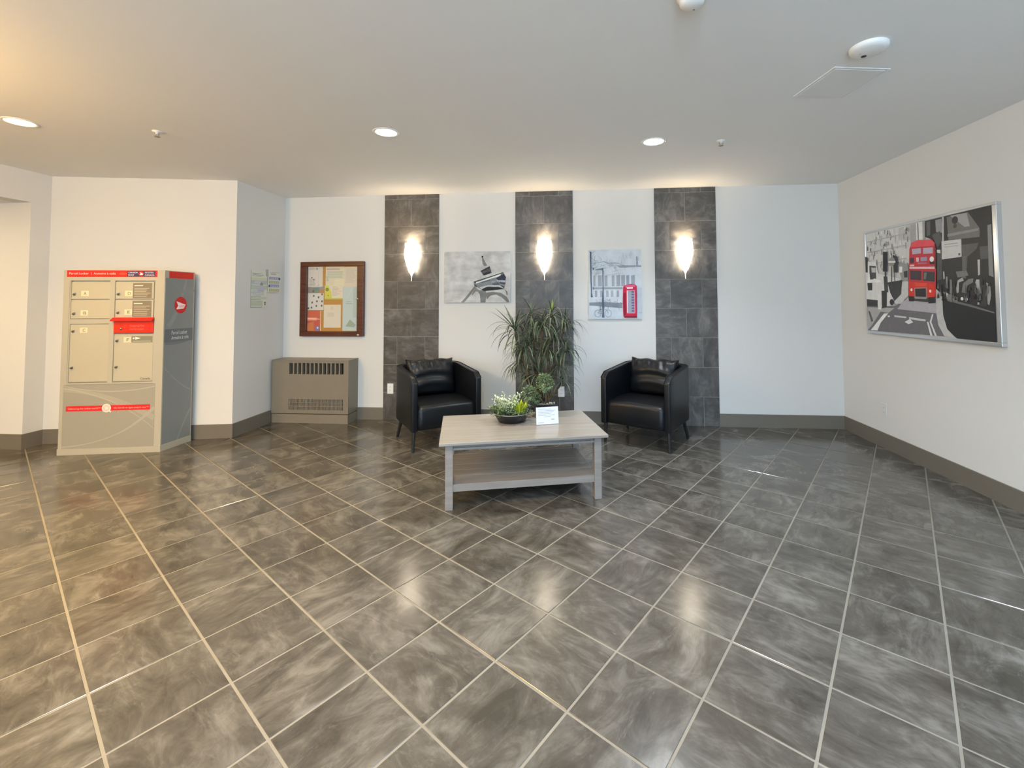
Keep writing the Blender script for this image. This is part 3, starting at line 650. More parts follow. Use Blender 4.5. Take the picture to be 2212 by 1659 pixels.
for (x, y), lb in (((-1.739, -1.526), 'small sprinkler head right of the cool ceiling light'), ((-6.091, -2.169), 'small sprinkler head right of the far left ceiling light')):
    t = thing('sprinkler_head', lb, 'sprinkler', (x, y, H), 0, 'ceiling sprinkler heads')
    ms = mat('sprinkler_metal', (0.30, 0.28, 0.25), 0.4, 0.7)
    bm = bmesh.new(); lathe(bm, [(0.034, 0.0), (0.030, -0.006), (0.012, -0.008), (0.008, -0.020), (0.0, -0.020)], 18); add_obj('escutcheon', bm, m_white, t, True)
    bm = bmesh.new(); tube(bm, [(-0.010, 0, -0.015), (-0.014, 0, -0.028), (-0.004, 0, -0.040)], 0.003, 6); tube(bm, [(0.010, 0, -0.015), (0.014, 0, -0.028), (0.004, 0, -0.040)], 0.003, 6); add_obj('frame', bm, ms, t)
    bm = bmesh.new(); lathe(bm, [(0.0, -0.044), (0.018, -0.044), (0.020, -0.041), (0.0, -0.040)], 14); add_obj('deflector', bm, ms, t)

# ------------------------------------------------------------------ outlets
def outlet(loc, rz, label, plain=False):
    t = thing('wall_outlet', label, 'outlet', loc, rz, 'wall outlets')
    add_obj('plate', B(-0.037, 0.037, -0.006, 0, -0.060, 0.060), m_wall if plain else m_white, t, bevel=0.002)
    for z in (0.021, -0.021):
        o = add_obj('socket', B(-0.016, 0.016, -0.0075, -0.005, z - 0.014, z + 0.014), m_wall if plain else m_white, t, bevel=0.003)
        add_obj('slot', B((-0.007, -0.0045, -0.0078, -0.0070, z - 0.004, z + 0.007), (0.0045, 0.007, -0.0078, -0.0070, z - 0.004, z + 0.007)), mat('grey_plastic', (0.2, 0.2, 0.2), 0.5), o)
outlet((-5.149, -0.0135, 0.372), 0, 'white outlet low on the left stone strip beside the left armchair')
outlet((-3.102, -0.0135, 0.365), 0, 'white outlet low on the middle stone strip behind the table plants')
outlet((-0.0005, -0.650, 0.362), -math.pi / 2, 'wall-coloured outlet low on the right wall under the framed picture', True)

# ------------------------------------------------------------------ canvas pictures
def canvas(name, label, x0, z0, w, h, art, material):
    t = thing(name, label, 'picture', (x0, 0, z0), 0)
    add_obj('stretcher', B(0, w, -0.030, 0, 0, h), mat('canvas_edge', (0.62, 0.62, 0.61), 0.8), t, bevel=0.002)
    art.build('print', material, t, (0, -0.0312, 0))
    return t
w, h = 0.796, 0.608
a = Art(w, h, (192, 193, 193), 0.001, 0.001); a.w = w - .002; a.h = h - .002
def T(pts): return [((x - 115) / 1750, (1505 - y) / 1325) for x, y in pts]
g = lambda v: (v, v, v)
for pts, c in [([(925, 1080), (965, 1110), (830, 1300), (740, 1400), (650, 1500), (560, 1503), (700, 1360)], g(126)),
               ([(1000, 1200), (1060, 1180), (1230, 1200), (1240, 1330), (1220, 1503), (1090, 1503), (1070, 1290)], g(120)),
               ([(960, 1110), (1050, 1180), (1100, 1200), (1060, 1230), (960, 1215), (870, 1320), (850, 1300)], g(130)),
               ([(1230, 1250), (1400, 1230), (1620, 1250), (1780, 1360), (1855, 1490), (1790, 1503), (1650, 1370), (1500, 1300), (1350, 1330), (1250, 1430)], g(120)),
               ([(1720, 1160), (1800, 1230), (1800, 1330), (1770, 1300), (1760, 1240)], g(114)),
               ([(1125, 345), (1155, 345), (1210, 450), (1265, 545), (1190, 562), (1145, 500)], g(126)),
               ([(1085, 685), (1330, 565), (1388, 740), (1170, 812)], (88, 86, 88)),
               ([(1085, 685), (1330, 565), (1340, 610), (1105, 715)], (60, 58, 60)),
               ([(1150, 755), (1330, 700), (1350, 745), (1180, 806)], (46, 44, 46)),
               ([(1100, 820), (1200, 800), (1500, 740), (1520, 790), (1110, 930)], (188, 194, 190)),
               ([(900, 970), (1690, 722), (1750, 840), (1755, 1000), (1710, 1160), (1100, 1165), (1020, 1120), (930, 1085)], (128, 134, 138)),
               ([(960, 985), (1620, 768), (1625, 815), (1120, 965), (970, 1010)], (214, 218, 216)),
               ([(905, 962), (1690, 722), (1690, 748), (915, 988)], (66, 70, 72)),
               ([(1110, 975), (1340, 905), (1350, 940), (1120, 1000)], (90, 96, 98)),
               ([(1500, 880), (1640, 790), (1700, 760), (1762, 850), (1745, 935), (1560, 930)], (50, 56, 72)),
               ([(1380, 950), (1480, 930), (1500, 1030), (1400, 1045)], (150, 155, 170)),
               ([(1400, 1000), (1560, 965), (1600, 1060), (1400, 1060)], (84, 90, 106)),
               ([(1500, 930), (1745, 940), (1745, 975), (1520, 960)], (186, 192, 205)),
               ([(1580, 975), (1740, 1000), (1735, 1040), (1600, 1020)], (64, 68, 80)),
               ([(1580, 1040), (1725, 1100), (1715, 1140), (1600, 1085)], (56, 60, 66)),
               ([(1060, 1110), (1300, 1050), (1600, 1060), (1725, 1150), (1600, 1110), (1300, 1090), (1120, 1170)], (186, 190, 188)),
               ([(1105, 1165), (1250, 1102), (1560, 1100), (1725, 1160), (1400, 1190), (1175, 1208)], (40, 46, 46)),
               ([(915, 960), (955, 960), (975, 1000), (945, 1000)], (50, 54, 54)), ([(920, 1020), (965, 1040), (1000, 1090), (975, 1105), (930, 1060)], (70, 76, 76))]:
    a.uv(T(pts), c)
def TM(x, y): return (a.x0 + (x - 115) / 1750 * a.w, a.z0 + (1505 - y) / 1325 * a.h)
a.disc(*TM(1140, 318), 0.012, (64, 62, 62))
for q in range(9):
    t0, t1 = q / 9, (q + 1) / 9; L = lambda t: (925 - 340 * t, 1090 + 400 * t); Rr = lambda t: (968 - 300 * t, 1110 + 390 * t)
    a.line([TM(*L(t0)), TM(*Rr(t1))], 0.0035, (120, 120, 120)); a.line([TM(*Rr(t0)), TM(*L(t1))], 0.0035, (120, 120, 120))
for q in range(16):
    x = 1010 + q * 42; y = 1010 - q * 9 + 40; a.line([TM(x, y), TM(x + 30, y + 60 - q)], 0.003, (88, 94, 98)); a.line([TM(x + 30, y), TM(x, y + 60)], 0.003, (160, 166, 168))
for q in range(7): a.line([TM(1090 + q * 20, 1220), TM(1095 + q * 20, 1500)], 0.0025, (140, 142, 140))
a.line([TM(1100, 930), TM(1090, 830), TM(1180, 790)], 0.003, (130, 136, 132)); a.line([TM(1380, 660), TM(1500, 740), TM(1390, 720)], 0.003, (150, 160, 150))
# pale clouds behind the tower
canvas('canvas_picture', 'grey canvas print of an iron tower seen from below, left of the plant', -4.492, 1.398, w, h, a, print_mat('cloud_canvas', 0.85, var=0.24, scale=7, stretch=(1, 1, 1.6)))

w, h = 0.604, 0.800
a = Art(w, h, (200, 208, 216))
def T2(x, y): return ((x - 95) / 1120 * w, (1540 - y) / 1440 * h)
def P2(pts, c): a.poly([T2(*p) for p in pts], c)
rg = random.Random(3)
P2([(110, 1200), (430, 1190), (800, 1210), (810, 1320), (110, 1260)], (134, 142, 153)); P2([(100, 1350), (820, 1350), (1215, 1400), (1215, 1540), (95, 1540)], (194, 203, 212))
P2([(700, 430), (1215, 430), (1215, 470), (760, 480)], (149, 156, 166)); P2([(180, 885), (820, 885), (820, 925), (200, 925)], (151, 158, 166)); P2([(1110, 250), (1140, 250), (1150, 430), (1110, 430)], (142, 149, 161))
for x in (200, 300, 440, 590, 690, 790, 900, 1000):
    ww = rg.choice((45, 60, 80)); c = rg.choice(((154, 161, 170), (146, 153, 166), (159, 166, 173))); P2([(x, 640), (x + ww, 630), (x + ww, 860), (x, 865)], c)
for x in (230, 340, 470, 570, 690): P2([(x, 950), (x + 50, 950), (x + 50, 1080), (x, 1090)], rg.choice(((149, 156, 166), (161, 167, 175))))
for q in range(70):
    x = rg.uniform(170, 1190); y = rg.uniform(120, 600); a.line([T2(x, y), T2(x + rg.uniform(-30, 30), y + rg.uniform(20, 110))], rg.uniform(.001, .004), rg.choice(((142, 149, 158), (154, 161, 170), (214, 220, 228))))
for q in range(34):
    x = rg.uniform(130, 720); y = rg.uniform(330, 640); a.line([T2(x, y), T2(x + rg.uniform(40, 160), y + rg.uniform(-30, 30))], rg.uniform(.001, .003), rg.choice(((119, 127, 136), (142, 149, 158))))
for q in range(40):
    x = rg.uniform(230, 790); y = rg.uniform(1120, 1290); a.line([T2(x, y), T2(x + rg.uniform(-40, 60), y + rg.uniform(10, 60))], rg.uniform(.002, .006), rg.choice(((110, 124, 138), (113, 124, 136))))
for pts in ([(110, 120), (150, 180), (250, 120)], [(150, 250), (230, 330), (300, 340)], [(150, 480), (240, 380), (420, 350), (560, 400)], [(190, 520), (300, 430)], [(250, 520), (420, 515)], [(560, 400), (700, 380), (860, 440)]):
    a.line([T2(*p) for p in pts], 0.004, (128, 138, 148))
P2([(180, 470), (215, 480), (195, 540)], (88, 98, 112)); P2([(240, 510), (410, 480), (410, 530), (250, 530)], (120, 130, 142))
P2([(132, 140), (162, 140), (162, 700), (168, 1000), (186, 1092), (145, 1088), (150, 1000), (140, 700)], (84, 94, 108)); P2([(186, 880), (204, 880), (204, 930), (188, 930)], (96, 104, 116))
P2([(392, 480), (412, 480), (414, 900), (420, 1180), (420, 1400), (430, 1510), (375, 1510), (388, 1400), (378, 1180), (396, 900)], (84, 96, 112))
for cx_ in (290, 508):
    for r0 in range(26):
        t0, t1 = 2 * math.pi * r0 / 26, 2 * math.pi * (r0 + 1) / 26
        a.line([T2(cx_ + 68 * math.cos(t0), 1425 + 72 * math.sin(t0)), T2(cx_ + 68 * math.cos(t1), 1425 + 72 * math.sin(t1))], 0.004, (112, 122, 134))
a.line([T2(290, 1425), T2(340, 1345), T2(470, 1345), T2(508, 1425)], 0.004, (112, 122, 134)); a.line([T2(290, 1415), T2(400, 1420), T2(340, 1345)], 0.004, (112, 122, 134)); a.line([T2(320, 1340), T2(370, 1335)], 0.006, (90, 98, 110))
P2([(1150, 900), (1215, 900), (1215, 1400), (1150, 1400)], (186, 196, 206))
P2([(828, 880), (860, 845), (985, 820), (1070, 822), (1112, 862), (1120, 1000), (1112, 1512), (850, 1512), (826, 1480), (815, 1200)], (196, 30, 66))
P2([(828, 1000), (880, 1000), (880, 1440), (850, 1480), (830, 1440)], (140, 20, 44)); P2([(860, 850), (1070, 826), (1090, 880), (880, 900)], (214, 92, 128)); P2([(905, 890), (1030, 885), (1030, 915), (905, 920)], (245, 225, 235))
P2([(898, 945), (1070, 945), (1075, 1425), (900, 1425)], (226, 130, 150)); P2([(925, 955), (1058, 955), (1060, 1412), (925, 1412)], (150, 158, 172)); P2([(905, 955), (925, 955), (925, 1412), (905, 1412)], (226, 208, 214))
for q in range(8): P2([(1000, 965 + q * 56), (1056, 965 + q * 56), (1056, 1000 + q * 56), (1000, 1000 + q * 56)], (110, 96, 126))
P2([(850, 1480), (1112, 1480), (1112, 1514), (850, 1514)], (130, 16, 36)); P2([(1090, 900), (1112, 900), (1116, 1400), (1096, 1400)], (150, 60, 90))
canvas('canvas_picture', 'canvas print of a grey street with a red telephone box, right of the plant', -2.780, 1.205, w, h, a, m_canvas)

# framed street photograph on the right wall
STREET=[
([(0.004,0.994),(1,1),(0.998,0.002),(0,0)],(208,208,206)),
([(0.335,0.989),(0.448,0.994),(0.443,0.855),(0.331,0.868)],(190,190,190)),
([(0.448,0.994),(0.564,0.995),(0.559,0.824),(0.442,0.81)],(165,165,165)),
([(0.564,0.995),(1,1),(0.998,0.002),(0.761,0.003),(0.699,0.065),(0.677,0.21),(0.674,0.332),(0.63,0.408),(0.636,0.792),(0.601,0.833),(0.56,0.858)],(48,47,48)),
([(0.576,0.984),(0.606,0.985),(0.602,0.866),(0.575,0.863)],(95,95,95)),
([(0.643,0.983),(0.689,0.984),(0.692,0.864),(0.646,0.882)],(150,150,150)),
([(0.724,0.987),(0.863,0.988),(0.929,0.849),(0.927,0.782),(0.731,0.798)],(112,110,107)),
([(0.748,0.992),(0.856,0.986),(0.871,0.878),(0.84,0.878)],(160,160,160)),
(0.779,0.948,0.0284,(50,50,50)),
(0.778,0.901,0.0164,(70,70,70)),
([(0.726,0.848),(0.924,0.85),(0.923,0.832),(0.725,0.824)],(140,140,140)),
([(0.493,0.996),(0.545,0.996),(0.543,0.835),(0.492,0.837)],(222,222,222)),
([(0.505,0.993),(0.513,0.993),(0.512,0.841),(0.504,0.843)],(90,90,90)),
([(0.693,0.995),(0.705,0.996),(0.699,0.797),(0.686,0.795)],(190,190,190)),
([(0.616,0.863),(0.675,0.884),(0.686,0.807),(0.649,0.739),(0.636,0.792)],(85,85,85)),
([(0.645,0.74),(0.683,0.701),(0.675,0.48),(0.64,0.474)],(80,80,80)),
([(0.645,0.732),(0.673,0.727),(0.672,0.698),(0.648,0.706)],(215,215,215)),
([(0.817,0.742),(0.92,0.739),(0.907,0.696),(0.851,0.644),(0.841,0.522),(0.817,0.54)],(88,88,88)),
([(0.925,0.708),(0.973,0.707),(0.97,0.612),(0.927,0.614)],(85,85,85)),
([(0.683,0.796),(0.816,0.789),(0.814,0.649),(0.68,0.645)],(203,202,203)),
([(0.703,0.767),(0.792,0.765),(0.792,0.759),(0.702,0.761)],(150,150,150)),
([(0.702,0.747),(0.792,0.743),(0.792,0.738),(0.702,0.741)],(165,165,165)),
([(0.793,0.68),(0.806,0.679),(0.805,0.662),(0.793,0.662)],(90,90,90)),
([(0.975,0.86),(0.997,0.862),(0.997,0.464),(0.971,0.488)],(135,135,135)),
([(0.91,0.613),(0.924,0.612),(0.921,0.499),(0.909,0.493)],(195,195,195)),
([(0.817,0.649),(0.842,0.653),(0.836,0.476),(0.812,0.478)],(100,100,100)),
([(0.772,0.536),(0.841,0.537),(0.852,0.498),(0.783,0.488)],(120,120,120)),
([(0.685,0.545),(0.695,0.544),(0.697,0.486),(0.686,0.479)],(170,170,170)),
([(0.704,0.502),(0.714,0.501),(0.718,0.404),(0.704,0.405)],(150,150,150)),
([(0.73,0.476),(0.744,0.475),(0.746,0.363),(0.726,0.363)],(120,120,120)),
([(0.771,0.402),(0.782,0.464),(0.812,0.486),(0.823,0.461),(0.791,0.448),(0.786,0.37),(0.773,0.362)],(175,175,175)),
([(0.805,0.369),(0.816,0.439),(0.852,0.471),(0.882,0.473),(0.878,0.443),(0.844,0.422),(0.836,0.36)],(125,125,125)),
([(0.883,0.42),(0.899,0.464),(0.919,0.462),(0.91,0.273),(0.899,0.273),(0.903,0.396)],(185,185,185)),
([(0.916,0.463),(0.951,0.475),(0.955,0.262),(0.916,0.262)],(62,62,62)),
([(0.955,0.438),(0.977,0.422),(0.983,0.364),(0.967,0.27),(0.958,0.277)],(165,165,165)),
([(0.974,0.488),(1,0.471),(0.999,0.256),(0.982,0.255)],(40,40,40)),
(0.806,0.319,0.0125,(240,240,240)),
(0.834,0.314,0.0124,(240,240,240)),
(0.699,0.366,0.0092,(225,225,225)),
([(0.679,0.381),(0.778,0.331),(0.777,0.291),(0.708,0.315)],(130,130,130)),
([(0.7,0.372),(0.713,0.364),(0.708,0.332),(0.695,0.348)],(230,230,230)),
([(0.708,0.317),(0.851,0.276),(0.995,0.22),(0.994,0.209),(0.851,0.257),(0.707,0.303)],(110,110,110)),
([(0.677,0.324),(0.707,0.303),(0.851,0.257),(0.997,0.209),(0.998,0.002),(0.764,0.004),(0.69,0.088),(0.676,0.185)],(36,36,38)),
([(0,0.25),(0.282,0.253),(0.337,0.282),(0.634,0.295),(0.673,0.185),(0.681,0.01),(0,0)],(110,107,112)),
([(0.365,0.305),(0.623,0.295),(0.645,0.196),(0.549,0.205),(0.309,0.226)],(178,175,184)),
([(0.005,0.239),(0.281,0.235),(0.223,0.186),(0.145,0.198),(0.052,0.058),(0,0)],(172,172,172)),
([(0.014,0.199),(0.031,0.199),(0.065,0.1),(0.043,0.088)],(90,90,90)),
([(0.179,0.179),(0.221,0.183),(0.141,0.084),(0.106,0.006),(0.035,0.004)],(236,236,236)),
([(0.627,0.408),(0.658,0.374),(0.674,0.324),(0.676,0.185),(0.7,0.073),(0.754,0.007),(0.68,0.008),(0.638,0.101),(0.627,0.208),(0.629,0.325)],(192,192,192)),
([(0.554,0.12),(0.565,0.123),(0.593,0.005),(0.577,0.003)],(222,222,222)),
([(0.595,0.19),(0.606,0.191),(0.588,0.122),(0.625,0.007),(0.611,0.005),(0.575,0.122)],(222,222,222)),
([(0.371,0.109),(0.419,0.14),(0.443,0.109),(0.404,0.091)],(225,225,225)),
([(0.213,0.161),(0.232,0.162),(0.236,0.148),(0.217,0.147)],(228,228,228)),
([(0.279,0.167),(0.386,0.159),(0.385,0.144),(0.278,0.15)],(205,205,205)),
([(0.411,0.156),(0.547,0.141),(0.542,0.124),(0.41,0.138)],(205,205,205)),
([(0.005,0.714),(0.112,0.7),(0.133,0.578),(0.282,0.531),(0.349,0.503),(0.277,0.376),(0.282,0.263),(0.157,0.242),(0.117,0.251),(0,0.322)],(220,220,220)),
([(0.042,0.668),(0.112,0.655),(0.111,0.52),(0.042,0.525)],(75,75,75)),
([(0.062,0.645),(0.11,0.638),(0.108,0.59),(0.066,0.594)],(190,190,190)),
([(0.009,0.517),(0.04,0.617),(0.047,0.514),(0.095,0.531),(0.156,0.507),(0.155,0.487),(0.008,0.496)],(235,235,235)),
([(0.014,0.491),(0.068,0.488),(0.065,0.412),(0.019,0.414)],(45,45,45)),
([(0.002,0.322),(0.119,0.311),(0.117,0.251),(0.002,0.25)],(52,52,52)),
([(0,0.767),(0.028,0.752),(0.023,0.598),(0,0.601)],(50,50,50)),
([(0.187,0.544),(0.226,0.541),(0.23,0.387),(0.192,0.388)],(70,70,70)),
([(0.224,0.483),(0.362,0.497),(0.349,0.374),(0.288,0.296),(0.249,0.377)],(58,58,58)),
(0.26,0.291,0.0287,(48,48,48)),
([(0.362,0.484),(0.415,0.48),(0.411,0.354),(0.346,0.277),(0.287,0.277),(0.284,0.3),(0.349,0.365)],(202,202,202)),
([(0.337,0.662),(0.419,0.633),(0.415,0.48),(0.362,0.493),(0.347,0.549)],(150,150,150)),
([(0.34,0.624),(0.367,0.621),(0.365,0.566),(0.338,0.569)],(235,235,235)),
([(0.378,0.574),(0.413,0.58),(0.411,0.517),(0.381,0.519)],(60,60,60)),
([(0.163,0.404),(0.216,0.402),(0.211,0.243),(0.161,0.227)],(50,50,50)),
([(0.121,0.38),(0.16,0.379),(0.154,0.22),(0.121,0.22)],(228,228,228)),
([(0.191,0.787),(0.234,0.78),(0.228,0.589),(0.184,0.593)],(34,34,34)),
([(0.201,0.591),(0.216,0.59),(0.214,0.484),(0.2,0.485)],(60,60,60)),
([(0.285,0.744),(0.33,0.719),(0.325,0.57),(0.289,0.573)],(50,50,50)),
(0.274,0.679,0.0411,(140,140,140)),
([(0.239,0.688),(0.308,0.681),(0.307,0.665),(0.238,0.672)],(222,222,222)),
([(0.265,0.633),(0.275,0.632),(0.269,0.423),(0.261,0.424)],(70,70,70)),
([(0.292,0.582),(0.299,0.582),(0.299,0.478),(0.292,0.479)],(70,70,70)),
([(0.414,0.381),(0.436,0.775),(0.455,0.826),(0.508,0.842),(0.615,0.825),(0.636,0.796),(0.647,0.74),(0.629,0.333),(0.62,0.325),(0.417,0.341)],(196,48,58)),
([(0.441,0.788),(0.463,0.829),(0.516,0.84),(0.611,0.824),(0.632,0.794),(0.634,0.767)],(226,78,90)),
([(0.635,0.792),(0.647,0.74),(0.64,0.574),(0.63,0.575)],(90,30,36)),
([(0.457,0.77),(0.531,0.766),(0.529,0.72),(0.459,0.721)],(176,170,190)),
([(0.547,0.763),(0.622,0.757),(0.62,0.706),(0.547,0.712)],(182,172,190)),
([(0.438,0.692),(0.472,0.689),(0.471,0.645),(0.438,0.642)],(70,45,68)),
([(0.489,0.687),(0.511,0.686),(0.51,0.649),(0.49,0.65)],(228,190,200)),
([(0.525,0.686),(0.577,0.683),(0.576,0.647),(0.525,0.65)],(160,148,175)),
([(0.501,0.641),(0.571,0.635),(0.571,0.624),(0.501,0.63)],(170,120,150)),
([(0.436,0.63),(0.473,0.627),(0.472,0.614),(0.435,0.616)],(225,200,205)),
([(0.594,0.638),(0.631,0.635),(0.63,0.612),(0.595,0.616)],(50,30,40)),
(0.611,0.658,0.0223,(238,236,238)),
([(0.432,0.611),(0.631,0.591),(0.63,0.572),(0.431,0.594)],(228,192,198)),
([(0.436,0.579),(0.527,0.566),(0.524,0.484),(0.436,0.495)],(66,55,64)),
([(0.542,0.56),(0.629,0.547),(0.626,0.465),(0.539,0.479)],(52,58,60)),
([(0.549,0.549),(0.572,0.547),(0.559,0.488),(0.543,0.489)],(110,115,118)),
([(0.418,0.482),(0.471,0.472),(0.573,0.457),(0.626,0.437),(0.622,0.335),(0.418,0.35)],(216,52,36)),
([(0.471,0.468),(0.573,0.455),(0.56,0.428),(0.478,0.434)],(228,75,52)),
([(0.466,0.419),(0.564,0.419),(0.565,0.33),(0.467,0.335)],(150,140,140)),
([(0.472,0.412),(0.558,0.411),(0.559,0.337),(0.473,0.342)],(44,36,36)),
(0.442,0.403,0.0126,(255,235,222)),
(0.591,0.386,0.012,(255,235,222)),
([(0.413,0.347),(0.459,0.342),(0.457,0.3),(0.418,0.3)],(38,38,38)),
([(0.576,0.332),(0.626,0.337),(0.625,0.285),(0.574,0.281)],(38,38,38)),
([(0.459,0.334),(0.576,0.325),(0.575,0.291),(0.458,0.304)],(60,60,60)),
([(0.467,0.337),(0.559,0.33),(0.559,0.317),(0.466,0.323)],(150,150,150))]

FY0, FY1, FZ0, FZ1 = -0.483, -1.912, 1.085, 2.087
t = thing('framed_picture', 'large silver-framed black and white street photograph with a red double-decker bus', 'picture', (0, FY0, FZ0), -math.pi / 2)
fw, fh = FY0 - FY1, FZ1 - FZ0
m_sil = mat('silver_frame', (0.66, 0.67, 0.68), 0.3, 0.85)
add_obj('frame', B((0, fw, -0.036, 0, fh - 0.020, fh), (0, fw, -0.036, 0, 0, 0.026), (0, 0.018, -0.036, 0, 0.026, fh - 0.020), (fw - 0.034, fw, -0.036, 0, 0.026, fh - 0.020)), m_sil, t, bevel=0.003)
pw_, ph_ = fw - 0.052, fh - 0.046
a = Art(pw_, ph_, (208, 208, 206))
rg = random.Random(11)
for q, s_ in enumerate(STREET):
    if len(s_) == 2: a.uv(s_[0], s_[1])
    else: a.disc(s_[0] * pw_, s_[1] * ph_, abs(s_[2]), s_[3])
    if q == 1:
        for k in range(90):
            u0 = rg.uniform(0.01, 0.42); v0 = rg.uniform(0.60, 0.97); hh = rg.uniform(0.02, 0.06)
            a.uv([(u0, v0), (u0 + rg.uniform(.003, .009), v0), (u0 + .007, v0 + hh), (u0, v0 + hh)], g(rg.choice((90, 120, 150, 170, 235))))
        for v0 in (0.68, 0.80, 0.91): a.uv([(0.02, v0), (0.40, v0 + 0.01), (0.40, v0 + 0.018), (0.02, v0 + 0.008)], g(176))
for k in range(40):
    u0 = rg.uniform(0.62, 0.97); v0 = rg.uniform(0.28, 0.42); a.uv([(u0, v0), (u0 + 0.012, v0), (u0 + 0.008, v0 + rg.uniform(.03, .08))], g(rg.choice((30, 60, 90, 120))))
a.build('print', m_photo, t, (0.018, -0.030, 0.026))

# ------------------------------------------------------------------ coffee table
TB = thing('coffee_table', 'light grey-washed wooden coffee table with a lower shelf', 'table', (-3.368, -1.789, 0), math.radians(14.5))
m_wood = wood_mat('grey_washed_wood', s2l((130, 125, 118)), s2l((152, 147, 140)), 0.30)
m_wood2 = wood_mat('grey_painted_wood', s2l((122, 117, 113)), s2l((137, 132, 128)), 0.5)
top = add_obj('tabletop', B(-0.59, 0.59, -0.375, 0.375, 0.440, 0.460), m_wood, TB, bevel=0.003)
for sx in (-1, 1):
    for sy in (-1, 1):
        x0, x1 = sorted((sx * 0.549, sx * 0.497)); y0, y1 = sorted((sy * 0.337, sy * 0.285))
        add_obj('leg', B(x0, x1, y0, y1, 0, 0.440), m_wood2, TB, bevel=0.002)
add_obj('apron', B((-0.497, 0.497, -0.318, -0.298, 0.412, 0.440), (-0.497, 0.497, 0.298, 0.318, 0.405, 0.440), (-0.530, -0.510, -0.285, 0.285, 0.405, 0.440), (0.510, 0.530, -0.285, 0.285, 0.405, 0.440)), m_wood2, TB)
add_obj('apron_rail', B(-0.497, 0.497, -0.330, -0.305, 0.396, 0.412), m_wood2, TB, bevel=0.002)
sh = add_obj('shelf', B((-0.500, 0.500, -0.328, -0.290, 0.118, 0.168), (-0.500, 0.500, 0.290, 0.330, 0.118, 0.168)), m_wood2, TB, bevel=0.002)
for k in range(5):
    y0 = -0.288 + k * 0.1156; add_obj('plank', B(-0.520, 0.520, y0, y0 + 0.1136, 0.148, 0.166), m_wood2, sh, bevel=0.0015)

# sign on the table
t = thing('table_sign', 'small white notice card in a clear holder standing on the coffee table', 'sign', (-3.150, -1.775, 0.460), math.radians(19))
a = Art(0.176, 0.128, (214, 218, 228), -0.088, 0.004)
a.scribble(-0.072, 0.07, 0.066, 0.122, 5, (150, 156, 172), h=0.004); a.scribble(-0.030, 0.03, 0.056, 0.064, 1, (150, 156, 172), h=0.004); a.rect(0.030, 0.056, 0.036, 0.041, (70, 72, 84)); a.scribble(-0.074, -0.02, 0.010, 0.022, 1, (150, 156, 172), h=0.006)
cd = a.build('card', m_print, t, (0, 0, 0)); cd.rotation_euler = (math.radians(-8), 0, 0)
m_acr, n_, l_, p_ = nt('acrylic'); p_.inputs['Base Color'].default_value = (0.9, 0.95, 1, 1)
tr = n_.new('ShaderNodeBsdfTransparent'); mxs = n_.new('ShaderNodeMixShader'); mxs.inputs[0].default_value = 0.12; p_.inputs['Roughness'].default_value = 0.05
l_.new(tr.outputs[0], mxs.inputs[1]); l_.new(p_.outputs[0], mxs.inputs[2]); l_.new(mxs.outputs[0], n_['Material Output'].inputs['Surface'])
bm = B(-0.090, 0.090, -0.0032, -0.0016, 0.003, 0.134); ho = add_obj('holder', bm, m_acr, t); ho.rotation_euler = (math.radians(-8), 0, 0)
add_obj('foot', B(-0.090, 0.090, -0.002, 0.070, 0, 0.002), m_acr, t)

# ------------------------------------------------------------------ armchairs
def arc_fp():
    """U-shaped footprint: outer loop then inner loop, open to the front (-y)"""
    W, F, Bk, th, ro = 0.350, -0.335, 0.375, 0.058, 0.13; ri = ro - th
    o = [(-W, F)]
    o += [(-W + ro - ro * math.cos(t), Bk - ro + ro * math.sin(t)) for t in [math.pi / 2 * k / 8 for k in range(9)]]
    o += [(W - ro + ro * math.sin(t), Bk - ro + ro * math.cos(t)) for t in [math.pi / 2 * k / 8 for k in range(9)]]
    o += [(W, F)]
    i = [(W - th, F)]
    i += [(W - th - ri + ri * math.cos(t), Bk - th - ri + ri * math.sin(t)) for t in [math.pi / 2 * k / 8 for k in range(9)]]
    i += [(-W + th + ri - ri * math.sin(t), Bk - th - ri + ri * math.cos(t)) for t in [math.pi / 2 * k / 8 for k in range(9)]]
    i += [(-W + th, F)]
    return o, i[::-1]
